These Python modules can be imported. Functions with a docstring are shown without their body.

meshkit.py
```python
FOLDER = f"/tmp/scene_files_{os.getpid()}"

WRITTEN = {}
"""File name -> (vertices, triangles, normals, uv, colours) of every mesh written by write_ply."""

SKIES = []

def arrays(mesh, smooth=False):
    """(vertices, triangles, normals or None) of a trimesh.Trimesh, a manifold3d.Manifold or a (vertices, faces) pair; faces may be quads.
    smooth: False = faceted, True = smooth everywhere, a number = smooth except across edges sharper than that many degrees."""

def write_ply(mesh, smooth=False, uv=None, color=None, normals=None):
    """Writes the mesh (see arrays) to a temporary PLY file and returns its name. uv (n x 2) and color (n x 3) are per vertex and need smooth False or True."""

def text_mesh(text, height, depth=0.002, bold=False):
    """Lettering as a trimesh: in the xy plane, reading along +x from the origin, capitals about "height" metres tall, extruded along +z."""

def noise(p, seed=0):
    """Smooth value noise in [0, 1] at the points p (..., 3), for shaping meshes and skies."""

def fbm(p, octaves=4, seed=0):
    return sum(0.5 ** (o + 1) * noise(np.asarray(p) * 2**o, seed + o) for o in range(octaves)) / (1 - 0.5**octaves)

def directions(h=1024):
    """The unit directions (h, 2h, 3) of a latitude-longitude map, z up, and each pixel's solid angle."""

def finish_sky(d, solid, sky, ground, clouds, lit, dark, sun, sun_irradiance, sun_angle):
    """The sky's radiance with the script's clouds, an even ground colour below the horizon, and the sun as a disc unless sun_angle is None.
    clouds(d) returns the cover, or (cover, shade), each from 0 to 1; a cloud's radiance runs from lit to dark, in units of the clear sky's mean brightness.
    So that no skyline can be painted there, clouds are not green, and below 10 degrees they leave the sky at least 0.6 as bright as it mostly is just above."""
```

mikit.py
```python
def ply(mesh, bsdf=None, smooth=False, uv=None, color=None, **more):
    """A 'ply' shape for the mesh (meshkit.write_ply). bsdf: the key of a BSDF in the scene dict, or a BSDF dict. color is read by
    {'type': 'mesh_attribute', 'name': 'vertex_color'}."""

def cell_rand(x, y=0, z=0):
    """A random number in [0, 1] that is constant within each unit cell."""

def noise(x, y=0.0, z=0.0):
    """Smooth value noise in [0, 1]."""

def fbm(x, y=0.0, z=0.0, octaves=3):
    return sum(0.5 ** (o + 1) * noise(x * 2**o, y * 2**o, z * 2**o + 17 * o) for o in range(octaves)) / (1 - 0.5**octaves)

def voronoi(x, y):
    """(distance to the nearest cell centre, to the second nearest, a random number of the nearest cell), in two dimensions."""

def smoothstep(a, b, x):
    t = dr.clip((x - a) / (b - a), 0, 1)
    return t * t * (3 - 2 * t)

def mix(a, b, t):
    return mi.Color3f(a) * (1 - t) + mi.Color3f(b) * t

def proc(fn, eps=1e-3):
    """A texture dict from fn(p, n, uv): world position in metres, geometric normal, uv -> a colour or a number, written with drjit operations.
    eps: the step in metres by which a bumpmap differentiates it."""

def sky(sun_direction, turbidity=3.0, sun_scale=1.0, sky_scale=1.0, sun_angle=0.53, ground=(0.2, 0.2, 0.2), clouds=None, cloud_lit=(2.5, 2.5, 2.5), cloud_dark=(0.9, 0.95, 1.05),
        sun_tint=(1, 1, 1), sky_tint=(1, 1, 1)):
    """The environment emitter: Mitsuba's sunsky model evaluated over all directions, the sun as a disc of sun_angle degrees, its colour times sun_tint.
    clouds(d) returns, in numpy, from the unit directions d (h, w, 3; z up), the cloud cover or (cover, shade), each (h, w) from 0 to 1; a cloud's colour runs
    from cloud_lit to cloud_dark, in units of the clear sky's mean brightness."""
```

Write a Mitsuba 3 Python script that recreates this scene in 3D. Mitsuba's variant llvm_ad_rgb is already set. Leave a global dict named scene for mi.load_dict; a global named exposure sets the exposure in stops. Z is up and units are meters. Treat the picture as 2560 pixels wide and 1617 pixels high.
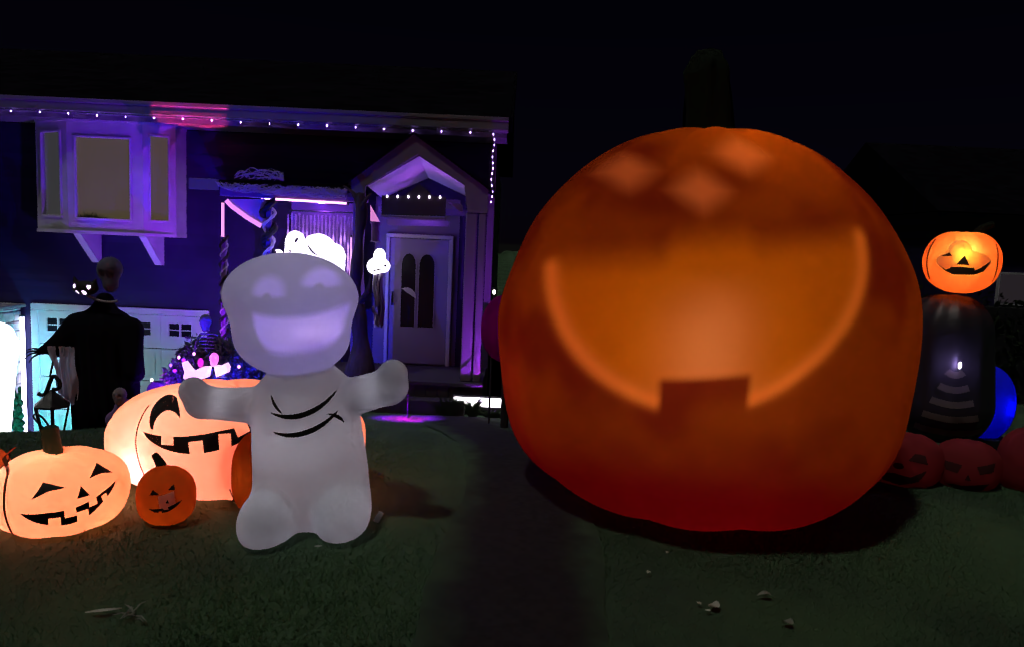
import math, random
import numpy as np, trimesh, mitsuba as mi, drjit as dr
import mikit, meshkit
from shapely.geometry import Polygon, LineString, Point, box as sbox
from shapely import affinity
from shapely.ops import unary_union

T = mi.ScalarTransform4f
rng = np.random.default_rng(7)
scene, labels = {}, {}

# ---------------------------------------------------------------- camera, sky, exposure
PITCH, ROLL = math.radians(6.21), math.radians(2.58)
up = [-math.sin(ROLL), math.sin(PITCH) * math.cos(ROLL), math.cos(PITCH) * math.cos(ROLL)]
eye = np.array([0, 0, 2.0])
scene['camera'] = {'type': 'perspective', 'fov': 70.615, 'fov_axis': 'x', 'near_clip': 0.05, 'far_clip': 2000.0,
                   'to_world': T().look_at(origin=eye.tolist(), target=(eye + [0, math.cos(PITCH), -math.sin(PITCH)]).tolist(), up=up)}
exposure = 0.0
# a high moon behind the left shoulder, nearly black sky
scene['sky'] = mikit.sky([-0.30, -0.36, 1.0], turbidity=3, sun_scale=0.40, sky_scale=0.012, sun_angle=4.0, ground=(0.02, 0.02, 0.02),
                         sun_tint=(0.86, 1.0, 1.16), sky_tint=(1.25, 0.6, 1.25))
scene['sky']['sampling_weight'] = 6.0


# ---------------------------------------------------------------- materials
def rgb(*c):
    return {'type': 'rgb', 'value': [float(x) for x in c]}


def matte(name, col, rough=0.7, metallic=0.0, spec=0.3):
    scene[name] = {'type': 'twosided', 'b': {'type': 'principled', 'base_color': col if isinstance(col, dict) else rgb(*col),
                   'roughness': rough, 'metallic': metallic, 'specular': spec}}


def fabric(name, col, trans=1.0, rough=0.55):
    """Inflated nylon: light passes through it and scatters."""
    scene[name] = {'type': 'principledthin', 'base_color': col if isinstance(col, dict) else rgb(*col), 'roughness': rough,
                   'diff_trans': float(trans), 'spec_trans': 0.0, 'eta': 1.3}


sm = mikit.smoothstep


def grass_col(p, n, uv):
    a = mikit.fbm(p.x * 1.1, p.y * 1.1, 3.0)
    b = mikit.fbm(p.x * 9.0, p.y * 9.0, 1.0)
    c = mikit.mix(mi.Color3f(0.034, 0.066, 0.036), mi.Color3f(0.050, 0.100, 0.046), sm(0.3, 0.75, a))
    return c * (0.72 + 0.30 * b)


def blade_col(p, n, uv):
    a = mikit.fbm(p.x * 1.1, p.y * 1.1, 3.0)
    b = mikit.noise(p.x * 40.0, p.y * 40.0, 0.0)
    c = mikit.mix(mi.Color3f(0.040, 0.088, 0.042), mi.Color3f(0.062, 0.132, 0.056), sm(0.3, 0.75, a))
    return c * (0.78 + 0.44 * b)


def strip_col(p, n, uv):
    a = mikit.fbm(p.x * 22.0, p.y * 22.0, 0.0)
    mid = 0.06 + 0.12 * sm(3.0, 6.0, p.y) - 0.80 * sm(6.2, 9.6, p.y)
    e = dr.abs(p.x - mid) + 0.22 * (mikit.fbm(p.x * 5.0, p.y * 5.0, 2.0) - 0.5)
    strip_dark = mi.Color3f(0.011, 0.0105, 0.0115) * (0.6 + 0.9 * a)
    return mikit.mix(strip_dark, grass_col(p, n, uv) * 0.8, sm(0.24, 0.56, e))  # near-black along the middle, blending to grass colour at uneven edges


def siding_col(p, n, uv):
    row = dr.floor((p.z + 3.0) / 0.19)
    a = mikit.fbm(p.x * 1.3 + row * 7.1, p.z * 3.0, row)
    return mi.Color3f(0.016, 0.009, 0.052) * (0.75 + 0.5 * a)


def concrete_col(p, n, uv):
    a = mikit.fbm(p.x * 6.0, p.y * 6.0, p.z * 6.0)
    return mi.Color3f(0.20, 0.20, 0.20) * (0.7 + 0.6 * a)


def shingle_col(p, n, uv):
    row = dr.floor(p.y / 0.16)
    k = mikit.cell_rand(dr.floor(p.x / 0.3 + row * 0.5), row, 4.0)
    return mi.Color3f(0.005, 0.0045, 0.007) * (0.6 + 0.8 * k)


def trim_col(p, n, uv):
    a = mikit.fbm(p.x * 5.0, p.y * 5.0, p.z * 5.0)
    return mi.Color3f(0.44, 0.43, 0.47) * (0.85 + 0.3 * a)


def stone_col(p, n, uv):
    a = mikit.fbm(p.x * 9.0, p.y * 9.0, p.z * 9.0)
    return mikit.mix(mi.Color3f(0.22, 0.22, 0.23), mi.Color3f(0.48, 0.48, 0.47), a)


def bark_col(p, n, uv):
    a = mikit.fbm(p.x * 20.0, p.y * 20.0, p.z * 3.0)
    return mi.Color3f(0.055, 0.040, 0.035) * (0.5 + a)


def leaf_col(p, n, uv):
    a = mikit.noise(p.x * 3.0, p.y * 3.0, p.z * 3.0)
    return mi.Color3f(0.020, 0.030, 0.016) * (0.6 + 0.8 * a)


PR = mikit.proc
matte('m_grass', PR(grass_col), 0.9)
scene['m_blade'] = {'type': 'principledthin', 'base_color': PR(blade_col), 'roughness': 0.8, 'diff_trans': 0.6, 'spec_trans': 0.0}
matte('m_strip', PR(strip_col), 0.9)
matte('m_siding', PR(siding_col), 0.5)
matte('m_concrete', PR(concrete_col), 0.85)
matte('m_shingle', PR(shingle_col), 1.0, 0.0, 0.0)
matte('m_trim', PR(trim_col), 0.5)
matte('m_gutter', (0.15, 0.14, 0.17), 0.45)
matte('m_portico', (0.13, 0.12, 0.14), 0.6)
matte('m_vault', (0.50, 0.48, 0.55), 0.6)
matte('m_door', (0.21, 0.18, 0.28), 0.5)
matte('m_doorglass', (0.010, 0.009, 0.014), 0.3, 0.0, 0.08)
matte('m_garage', (0.50, 0.50, 0.52), 0.5)
matte('m_dark', (0.012, 0.012, 0.014), 0.7)
matte('m_porchwood', (0.030, 0.026, 0.030), 0.7)
matte('m_iron', (0.014, 0.014, 0.016), 0.45, 0.0, 0.5)
matte('m_stone', PR(stone_col), 0.8)
matte('m_mortar', (0.11, 0.11, 0.11), 0.95)
matte('m_bark', PR(bark_col), 0.9)
matte('m_print', (0.009, 0.007, 0.007), 0.6)
matte('m_printred', (0.055, 0.012, 0.012), 0.6)
matte('m_seam', (0.20, 0.045, 0.015), 0.7)
matte('m_cloth_black', (0.005, 0.005, 0.009), 0.95, 0.0, 0.05)
scene['m_satin'] = {'type': 'principledthin', 'base_color': rgb(.74, .72, .82), 'roughness': 0.35, 'diff_trans': 1.0, 'spec_trans': 0.0}
matte('m_bone', (0.20, 0.18, 0.19), 0.7)
matte('m_tag', (0.75, 0.74, 0.70), 0.6)
matte('m_dryleaf', (0.36, 0.38, 0.32), 0.8)
matte('m_straw', (0.20, 0.22, 0.18), 0.85)
matte('m_purplecloth', (0.16, 0.10, 0.26), 0.7)
matte('m_pinkcloth', (0.80, 0.45, 0.72), 0.7)
matte('m_foil', (0.42, 0.24, 0.62), 0.25, 0.6, 0.6)
matte('m_web', (0.34, 0.32, 0.36), 0.8)
matte('m_tomb', (0.13, 0.13, 0.14), 0.9)
matte('m_bucket', (0.30, 0.40, 0.42), 0.6)
scene['m_leaf'] = {'type': 'principledthin', 'base_color': PR(leaf_col), 'roughness': 0.7, 'diff_trans': 0.8, 'spec_trans': 0.0}
matte('m_bonedark', (0.085, 0.085, 0.14), 0.8)
matte('m_entry', (0.17, 0.14, 0.20), 0.7)
matte('m_backdrop', (0.13, 0.06, 0.24), 0.8)
scene['m_bushleaf'] = {'type': 'principledthin', 'base_color': rgb(.09, .10, .12), 'roughness': 0.6, 'diff_trans': 1.0, 'spec_trans': 0.0}
scene['m_glass'] = {'type': 'thindielectric', 'int_ior': 1.5, 'ext_ior': 1.0}
matte('m_shade', (0.05, 0.045, 0.035), 0.9)
matte('m_lampbody', (0.02, 0.02, 0.02), 0.5)
matte('m_stem', (0.012, 0.040, 0.020), 0.8)
matte('m_stem_dim', (0.012, 0.016, 0.011), 1.0, 0.0, 0.0)


# ---------------------------------------------------------------- helpers
def numbered(name):
    if name not in scene and not any(k.startswith(name + '__') for k in scene) and name not in labels:
        return name
    i = 1
    while True:
        k = f'{name}_{i:03d}'
        if k not in scene and k not in labels and not any(q.startswith(k + '__') for q in scene):
            return k
        i += 1


def obj(name, mesh, mat, parent=None, smooth=35, emit=None, weight=None, stuff=False, label=None):
    key = numbered((parent + '__' if parent else '') + name)
    more = {}
    if emit is not None:
        more['emitter'] = {'type': 'area', 'radiance': rgb(*emit)}
        a_ = (mesh if hasattr(mesh, 'area') else trimesh.Trimesh(mesh[0], np.vstack([np.asarray(mesh[1])[:, :3], np.asarray(mesh[1])[:, [0, 2, 3]]]) if np.shape(mesh[1])[1] == 4 else mesh[1], process=False)).area
        more['emitter']['sampling_weight'] = 0.0 if weight == 0 else float(np.clip(math.sqrt(a_ * max(emit) * math.pi), 0.2, 3.0))
    scene[key] = mikit.ply(mesh, mat, smooth=smooth, **more)
    if stuff:
        labels[key] = {'kind': 'stuff'}
    if label:
        labels.setdefault(key, {})['label'] = label
    return key


def thing(name, label, cat, group=None):
    key = numbered(name)
    labels[key] = {'label': label, 'category': cat}
    if group:
        labels[key]['group'] = group
    return key


def solo(name, mesh, mat, label, cat, smooth=35, group=None, kind=None, emit=None):
    key = obj(name, mesh, mat, None, smooth, emit)
    labels[key] = {'label': label}
    if kind:
        labels[key]['kind'] = kind
    if cat:
        labels[key]['category'] = cat
    if group:
        labels[key]['group'] = group
    return key


def bx(x0, x1, y0, y1, z0, z1, ch=0.0):
    """A box, its edges chamfered by ch."""
    if ch <= 0:
        m = trimesh.creation.box((x1 - x0, y1 - y0, z1 - z0))
        m.apply_translation(((x0 + x1) / 2, (y0 + y1) / 2, (z0 + z1) / 2))
        return m
    P = []
    for sx in (0, 1):
        for sy in (0, 1):
            for sz in (0, 1):
                c = np.array([[x0, x1][sx], [y0, y1][sy], [z0, z1][sz]], float)
                s = np.array([1 - 2 * sx, 1 - 2 * sy, 1 - 2 * sz]) * ch
                for k in range(3):
                    q = c + s
                    q[k] = c[k]
                    P.append(q)
    return trimesh.convex.convex_hull(np.array(P))


def cat_(*ms):
    return trimesh.util.concatenate([m for x in ms for m in (x if isinstance(x, (list, tuple)) else [x])])


def tube(pts, r, sides=8, closed_ends=True):
    p = np.asarray(pts, float)
    n = len(p)
    r = np.broadcast_to(np.asarray(r, float), (n,))
    t = np.gradient(p, axis=0)
    t /= np.linalg.norm(t, axis=1, keepdims=True) + 1e-12
    a = np.cross(t[0], [0.3, 0.2, 0.93])
    if np.linalg.norm(a) < 1e-3:
        a = np.cross(t[0], [1, 0, 0.1])
    fr = []
    for i in range(n):
        a = a - t[i] * (a @ t[i])
        a /= np.linalg.norm(a) + 1e-12
        fr.append((a.copy(), np.cross(t[i], a)))
    ang = np.arange(sides) * 2 * np.pi / sides
    V = [p[i] + r[i] * (np.cos(ang)[:, None] * fr[i][0] + np.sin(ang)[:, None] * fr[i][1]) for i in range(n)]
    V = np.vstack(V + [p[:1], p[-1:]])
    F = []
    for i in range(n - 1):
        for j in range(sides):
            k = (j + 1) % sides
            F += [[i * sides + j, i * sides + k, (i + 1) * sides + k], [i * sides + j, (i + 1) * sides + k, (i + 1) * sides + j]]
    for j in range(sides):
        k = (j + 1) % sides
        F += [[n * sides, k, j], [n * sides + 1, (n - 1) * sides + j, (n - 1) * sides + k]]
    return trimesh.Trimesh(V, F, process=False)


def lathe(profile, sides=24, center=(0, 0)):
    pr = np.asarray(profile, float)
    ang = np.arange(sides) * 2 * np.pi / sides
    V = np.concatenate([np.stack([np.cos(ang) * r + center[0], np.sin(ang) * r + center[1], np.full(sides, z)], 1) for r, z in pr])
    F = []
    for i in range(len(pr) - 1):
        for j in range(sides):
            k = (j + 1) % sides
            F += [[i * sides + j, i * sides + k, (i + 1) * sides + k], [i * sides + j, (i + 1) * sides + k, (i + 1) * sides + j]]
    return trimesh.Trimesh(V, F, process=False)


def ball(c, r, sub=2):
    m = trimesh.creation.icosphere(sub, 1.0)
    m.apply_scale(r if np.ndim(r) == 0 else list(r)) if np.ndim(r) == 0 else m.apply_transform(np.diag([*r, 1.0]))
    m.apply_translation(c)
    return m


def extrude_xz(poly, y0, y1):
    """Polygon in (x, z), extruded from y0 to y1."""
    polys = getattr(poly, 'geoms', [poly])
    out = []
    for g in polys:
        m = trimesh.creation.extrude_polygon(g, y1 - y0, engine='earcut')
        v = m.vertices.copy()
        m.vertices = np.stack([v[:, 0], y1 - v[:, 2], v[:, 1]], 1)
        out.append(m)
    return cat_(out)


def extrude_yz(poly, x0, x1):
    m = trimesh.creation.extrude_polygon(poly, x1 - x0, engine='earcut')
    v = m.vertices.copy()
    m.vertices = np.stack([x0 + v[:, 2], v[:, 0], v[:, 1]], 1)
    return m


# ---- implicit bodies: f(P) < 0 inside
def ell(P, c, r):
    q = (P - c) / np.asarray(r)
    k = np.linalg.norm(q, axis=1)
    g = np.linalg.norm(q / np.asarray(r), axis=1) + 1e-9
    return k * (k - 1) / g


def cone(P, a, b, ra, rb):
    a, b = np.asarray(a, float), np.asarray(b, float)
    d = b - a
    t = np.clip(((P - a) @ d) / (d @ d), 0, 1)
    return np.linalg.norm(P - a - t[:, None] * d, axis=1) - (ra + (rb - ra) * t)


def smin(a, b, k):
    h = np.clip(0.5 + 0.5 * (b - a) / k, 0, 1)
    return b * (1 - h) + a * h - k * h * (1 - h)


def smax(a, b, k):
    return -smin(-a, -b, k)


def body(f, lo, hi, h):
    """Surface nets of f on a grid of step h, then two Newton steps onto the surface."""
    lo, hi = np.asarray(lo, float), np.asarray(hi, float)
    n = np.ceil((hi - lo) / h).astype(int) + 1
    G = np.stack(np.meshgrid(*[lo[k] + h * np.arange(n[k]) for k in range(3)], indexing='ij'), -1).reshape(-1, 3)
    S = f(G).reshape(n)
    ins = S < 0
    cs, cnt = np.zeros((*(n - 1), 3)), np.zeros(n - 1)
    idx = np.stack(np.meshgrid(*[np.arange(k - 1) for k in n], indexing='ij'), -1)
    corners = [(a, b, c) for a in (0, 1) for b in (0, 1) for c in (0, 1)]
    sl = lambda A, o: A[o[0]:n[0] - 1 + o[0], o[1]:n[1] - 1 + o[1], o[2]:n[2] - 1 + o[2]]
    for o in corners:
        for k in range(3):
            if o[k] == 0:
                q = list(o)
                q[k] = 1
                A, B = sl(S, o), sl(S, q)
                m = (A < 0) != (B < 0)
                t = np.where(m, A / np.where(A == B, 1, A - B), 0)
                pt = idx + np.array(o) + 0.0
                pt[..., k] += t
                cs += pt * m[..., None]
                cnt += m
    act = cnt > 0
    num = -np.ones(n - 1, int)
    num[act] = np.arange(act.sum())
    V = lo + h * (cs[act] / cnt[act][:, None])
    F = []
    for k in range(3):
        a, b = [(1, 2), (2, 0), (0, 1)][k]
        s0, s1 = [slice(None)] * 3, [slice(None)] * 3
        s0[k], s1[k] = slice(0, n[k] - 1), slice(1, n[k])
        for ax in (a, b):
            s0[ax] = s1[ax] = slice(1, n[ax] - 1)
        A, B = ins[tuple(s0)], ins[tuple(s1)]
        ii = np.argwhere(A != B)
        fl = A[tuple(ii.T)]
        ii = ii.copy()
        ii[:, a] += 1
        ii[:, b] += 1
        ea, eb = np.eye(3, dtype=int)[a], np.eye(3, dtype=int)[b]
        q = np.stack([num[tuple((ii - ea - eb).T)], num[tuple((ii - eb).T)], num[tuple(ii.T)], num[tuple((ii - ea).T)]], 1)
        q[~fl] = q[~fl][:, ::-1]
        F.append(q)
    F = np.vstack(F)
    for _ in range(2):
        g, v = grad(f, V)
        V = V - np.clip(v, -h, h)[:, None] * g / np.maximum((g * g).sum(1), 0.2)[:, None]
    return trimesh.Trimesh(V, np.vstack([F[:, [0, 1, 2]], F[:, [0, 2, 3]]]), process=False)


def grad(f, V, e=1e-3):
    v = f(V)
    return np.stack([(f(V + e * d) - f(V - e * d)) / (2 * e) for d in np.eye(3)], 1), v


def star(f, c, nt=60, npz=96, rmax=3.0):
    """Surface of a body that is star-shaped about c."""
    c = np.asarray(c, float)
    th = np.linspace(0.0, np.pi, nt)[1:-1]
    ph = np.arange(npz) * 2 * np.pi / npz
    D = np.stack([np.sin(th)[:, None] * np.cos(ph), np.sin(th)[:, None] * np.sin(ph), np.cos(th)[:, None] * np.ones(npz)], -1).reshape(-1, 3)
    D = np.vstack([D, [[0, 0, 1.0], [0, 0, -1.0]]])
    a, b = np.zeros(len(D)), np.full(len(D), rmax)
    for _ in range(40):
        m = (a + b) / 2
        i = f(c + D * m[:, None]) < 0
        a, b = np.where(i, m, a), np.where(i, b, m)
    V = c + D * a[:, None]
    F, k = [], nt - 2
    for i in range(k - 1):
        for j in range(npz):
            q = (j + 1) % npz
            F += [[i * npz + j, (i + 1) * npz + j, (i + 1) * npz + q], [i * npz + j, (i + 1) * npz + q, i * npz + q]]
    for j in range(npz):
        q = (j + 1) % npz
        F += [[k * npz, j, q], [k * npz + 1, (k - 1) * npz + q, (k - 1) * npz + j]]
    return trimesh.Trimesh(V, F, process=False)


def pumpkin_f(c, R, n=8, rib=0.05, e=2.2, dimple=0.16, yaw=0.0, lump=0.0, seed=0, sharp=1.0, low=None, tall=1.0):
    c, R = np.asarray(c, float), np.asarray(R, float)

    def f(P):
        q = (P - c) / R
        rho = np.hypot(q[:, 0], q[:, 1])
        phi = np.arctan2(q[:, 1], q[:, 0]) - yaw
        w = 1 - rib * (1 - np.abs(np.cos(n * phi / 2)) ** sharp)
        z = q[:, 2] + dimple * np.exp(-(rho / 0.30) ** 2) * (q[:, 2] > 0)
        if lump:
            d = q / (np.linalg.norm(q, axis=1, keepdims=True) + 1e-9)
            w = w * (1 + lump * (meshkit.fbm(d * 1.7 + 5, 2, seed) - 0.5))
        z = np.where(z > 0, z / tall, z)
        ee = np.where(z < 0, low or e, e)
        v = ((rho / w) ** ee + np.abs(z / (0.5 + 0.5 * w)) ** ee) ** (1 / ee) - 1
        return v * R.min()
    return f


def decal(f, O, yaw, poly, off=0.004, size=0.03, reach=3.0):
    """Polygon in (u, v) laid on the body f: u to the viewer's right, v up, seen along the horizontal direction yaw (0: facing -y)."""
    O = np.asarray(O, float)
    d = np.array([math.sin(yaw), -math.cos(yaw), 0.0])
    rt = np.array([math.cos(yaw), math.sin(yaw), 0.0])
    out = []
    for g in getattr(poly, 'geoms', [poly]):
        v, fc = trimesh.creation.triangulate_polygon(g, engine='earcut')
        v3 = np.column_stack([v, np.zeros(len(v))])
        v3, fc = trimesh.remesh.subdivide_to_size(v3, fc, size, max_iter=20)
        m = trimesh.Trimesh(v3, fc, process=True)
        B = O + m.vertices[:, :1] * rt + m.vertices[:, 1:2] * [0, 0, 1.0]
        ts = np.linspace(reach, -0.2, 240)
        hit = np.full(len(B), ts[-1])
        done = np.zeros(len(B), bool)
        for t in ts:
            i = (f(B + t * d) < 0) & ~done
            hit[i] = t
            done |= i
        a, b = hit, hit + (ts[0] - ts[1])
        for _ in range(25):
            mid = (a + b) / 2
            i = f(B + mid[:, None] * d) < 0
            a, b = np.where(i, mid, a), np.where(i, b, mid)
        V = B + a[:, None] * d
        gr, _ = grad(f, V)
        V = V + off * gr / (np.linalg.norm(gr, axis=1, keepdims=True) + 1e-9)
        m = trimesh.Trimesh(V, m.faces, process=False)
        if (m.face_normals @ d).mean() < 0:
            m.invert()
        out.append(m)
    return cat_(out)


def spline(pts, n=40, closed=False):
    from scipy.interpolate import splprep, splev
    p = np.asarray(pts, float)
    if closed:
        p = np.vstack([p, p[:1]])
    tck, _ = splprep(p.T, s=0, per=closed, k=min(3, len(p) - 1))
    return np.stack(splev(np.linspace(0, 1, n), tck), 1)


def stroke(pts, w0, w1=None, n=30):
    """A brush stroke tapering to its ends."""
    c = spline(pts, n) if len(pts) > 2 else np.linspace(pts[0], pts[1], n)
    t = np.gradient(c, axis=0)
    t /= np.linalg.norm(t, axis=1, keepdims=True)
    nn = np.stack([-t[:, 1], t[:, 0]], 1)
    s = np.linspace(0, 1, n)
    w = (w0 * np.sin(np.pi * np.clip(s, 0.02, 0.98)) ** 0.8)[:, None]
    return Polygon(np.vstack([c + nn * w, (c - nn * w)[::-1]])).buffer(0)


def bulb(parent, c, r, L, boost=1.0):
    key = numbered(parent + '__bulb')
    w = float(np.clip(math.sqrt(4 * math.pi * r * r * max(L) * math.pi), 0.2, 3.0)) * boost
    scene[key] = {'type': 'sphere', 'center': [float(x) for x in c], 'radius': float(r), 'bsdf': {'type': 'ref', 'id': 'm_lampbody'},
                  'emitter': {'type': 'area', 'radiance': rgb(*L), 'sampling_weight': w}}
    return key


def floodlight(pos, target, col, cutoff, beam, label, group=None, size=0.06, weight=1.0):
    """A small lamp head on a ground stake; its light leaves the lens."""
    pos, target = np.asarray(pos, float), np.asarray(target, float)
    d = (target - pos) / np.linalg.norm(target - pos)
    t = thing('floodlight', label, 'floodlight', group)
    a = np.cross(d, [0, 0, 1.0])
    a /= np.linalg.norm(a)
    M = np.eye(4)
    M[:3, :3] = np.stack([a, np.cross(d, a), d], 1)
    M[:3, 3] = pos
    h = lathe([(0, -size * 1.6), (size * .7, -size * 1.6), (size, -size * .2), (size, 0), (size * .9, 0), (size * .85, -size * .25), (0, -size * .25)], 20)
    h.apply_transform(M)
    obj('housing', h, 'm_lampbody', t)
    gz = ground_z(pos[0], pos[1])
    if pos[2] - gz > 0.02:
        b_ = pos - d * size * 1.4
        if abs(d[2]) > .9:
            obj('stake', tube([b_, b_ + [.0, .04, .02], b_ + [0, .09, 0], b_ + [0, .10, -.06], [b_[0], b_[1] + .10, gz - .1]], 0.006, 6), 'm_iron', t)
        else:
            obj('stake', tube([b_, [pos[0] - d[0] * size, pos[1] - d[1] * size, gz - 0.1]], 0.009, 6), 'm_iron', t)
    o = pos + d * 0.01
    k = numbered(t + '__beam')
    scene[k] = {'type': 'spot', 'intensity': rgb(*col), 'cutoff_angle': float(cutoff), 'beam_width': float(beam), 'sampling_weight': float(np.clip(math.sqrt(max(col) * 6.28 * (1 - math.cos(math.radians(cutoff)))), 0.3, 4.0)),
                'to_world': T().look_at(origin=o.tolist(), target=(o + d).tolist(), up=[0.1, 0.2, 0.97])}
    return t


# ---------------------------------------------------------------- the setting
def sst(a, b, x):
    t = np.clip((np.asarray(x, float) - a) / (b - a), 0, 1)
    return t * t * (3 - 2 * t)


def ground_z(x, y):
    x, y = np.asarray(x, float), np.asarray(y, float)
    return -sst(6.3, 11.2, y) * (0.50 + 1.07 * sst(-3.6, -5.4, x))


xs = np.unique(np.concatenate([np.linspace(-9, 7, 81), -9 - np.geomspace(0.5, 190, 14), 7 + np.geomspace(0.5, 190, 14)]))
ys = np.unique(np.concatenate([np.linspace(-1, 13, 71), -1 - np.geomspace(0.5, 60, 8), 13 + np.geomspace(0.5, 260, 16)]))
X, Y = np.meshgrid(xs, ys, indexing='ij')
Z = ground_z(X, Y) + 0.03 * (meshkit.fbm(np.stack([X * .8, Y * .8, 0 * X], -1), 3) - 0.5) * (np.abs(X) < 12)
nx, ny = X.shape
I = np.arange(nx * ny).reshape(nx, ny)
Fg = np.stack([I[:-1, :-1], I[1:, :-1], I[1:, 1:], I[:-1, 1:]], -1).reshape(-1, 4)
solo('lawn', (np.stack([X, Y, Z], -1).reshape(-1, 3), Fg), 'm_grass', 'dark green mown lawn sloping down to the house', None, True, kind='structure')


def strip_x(y):
    return 0.06 + 0.12 * sst(3, 6, y) - 0.80 * sst(6.2, 9.6, y)


def strip_w(y):
    return 0.52 + 0.02 * np.sin(y * 3.1)


py_ = np.linspace(1.0, 9.75, 90)
V, Fp = [], []
for i, y in enumerate(py_):
    for j in range(7):
        s = j / 3 - 1
        x = strip_x(y) + s * strip_w(y) + (0.03 * (meshkit.noise([y * 5, s * 9, 0]) - .5) if abs(s) == 1 else 0)
        V.append([x, y, float(ground_z(x, y)) + 0.028 - 0.012 * abs(s)])
for i in range(len(py_) - 1):
    for j in range(6):
        a = i * 7 + j
        Fp.append([a, a + 1, a + 8, a + 7])
solo('dark_strip', (np.array(V), np.array(Fp)), 'm_strip', 'near-black soft-edged strip from the foreground to the porch', None, True, kind='structure')
xd = np.linspace(-8.6, -4.95, 10)
yd = np.linspace(8.9, 11.58, 12)
X, Y = np.meshgrid(xd, yd, indexing='ij')
I = np.arange(X.size).reshape(X.shape)
Fd = np.stack([I[:-1, :-1], I[1:, :-1], I[1:, 1:], I[:-1, 1:]], -1).reshape(-1, 4)
solo('driveway', (np.stack([X, Y, ground_z(X, Y) + 0.03], -1).reshape(-1, 3), Fd), 'm_concrete', 'grey concrete driveway in front of the garage door', None, True, kind='structure')


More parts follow.
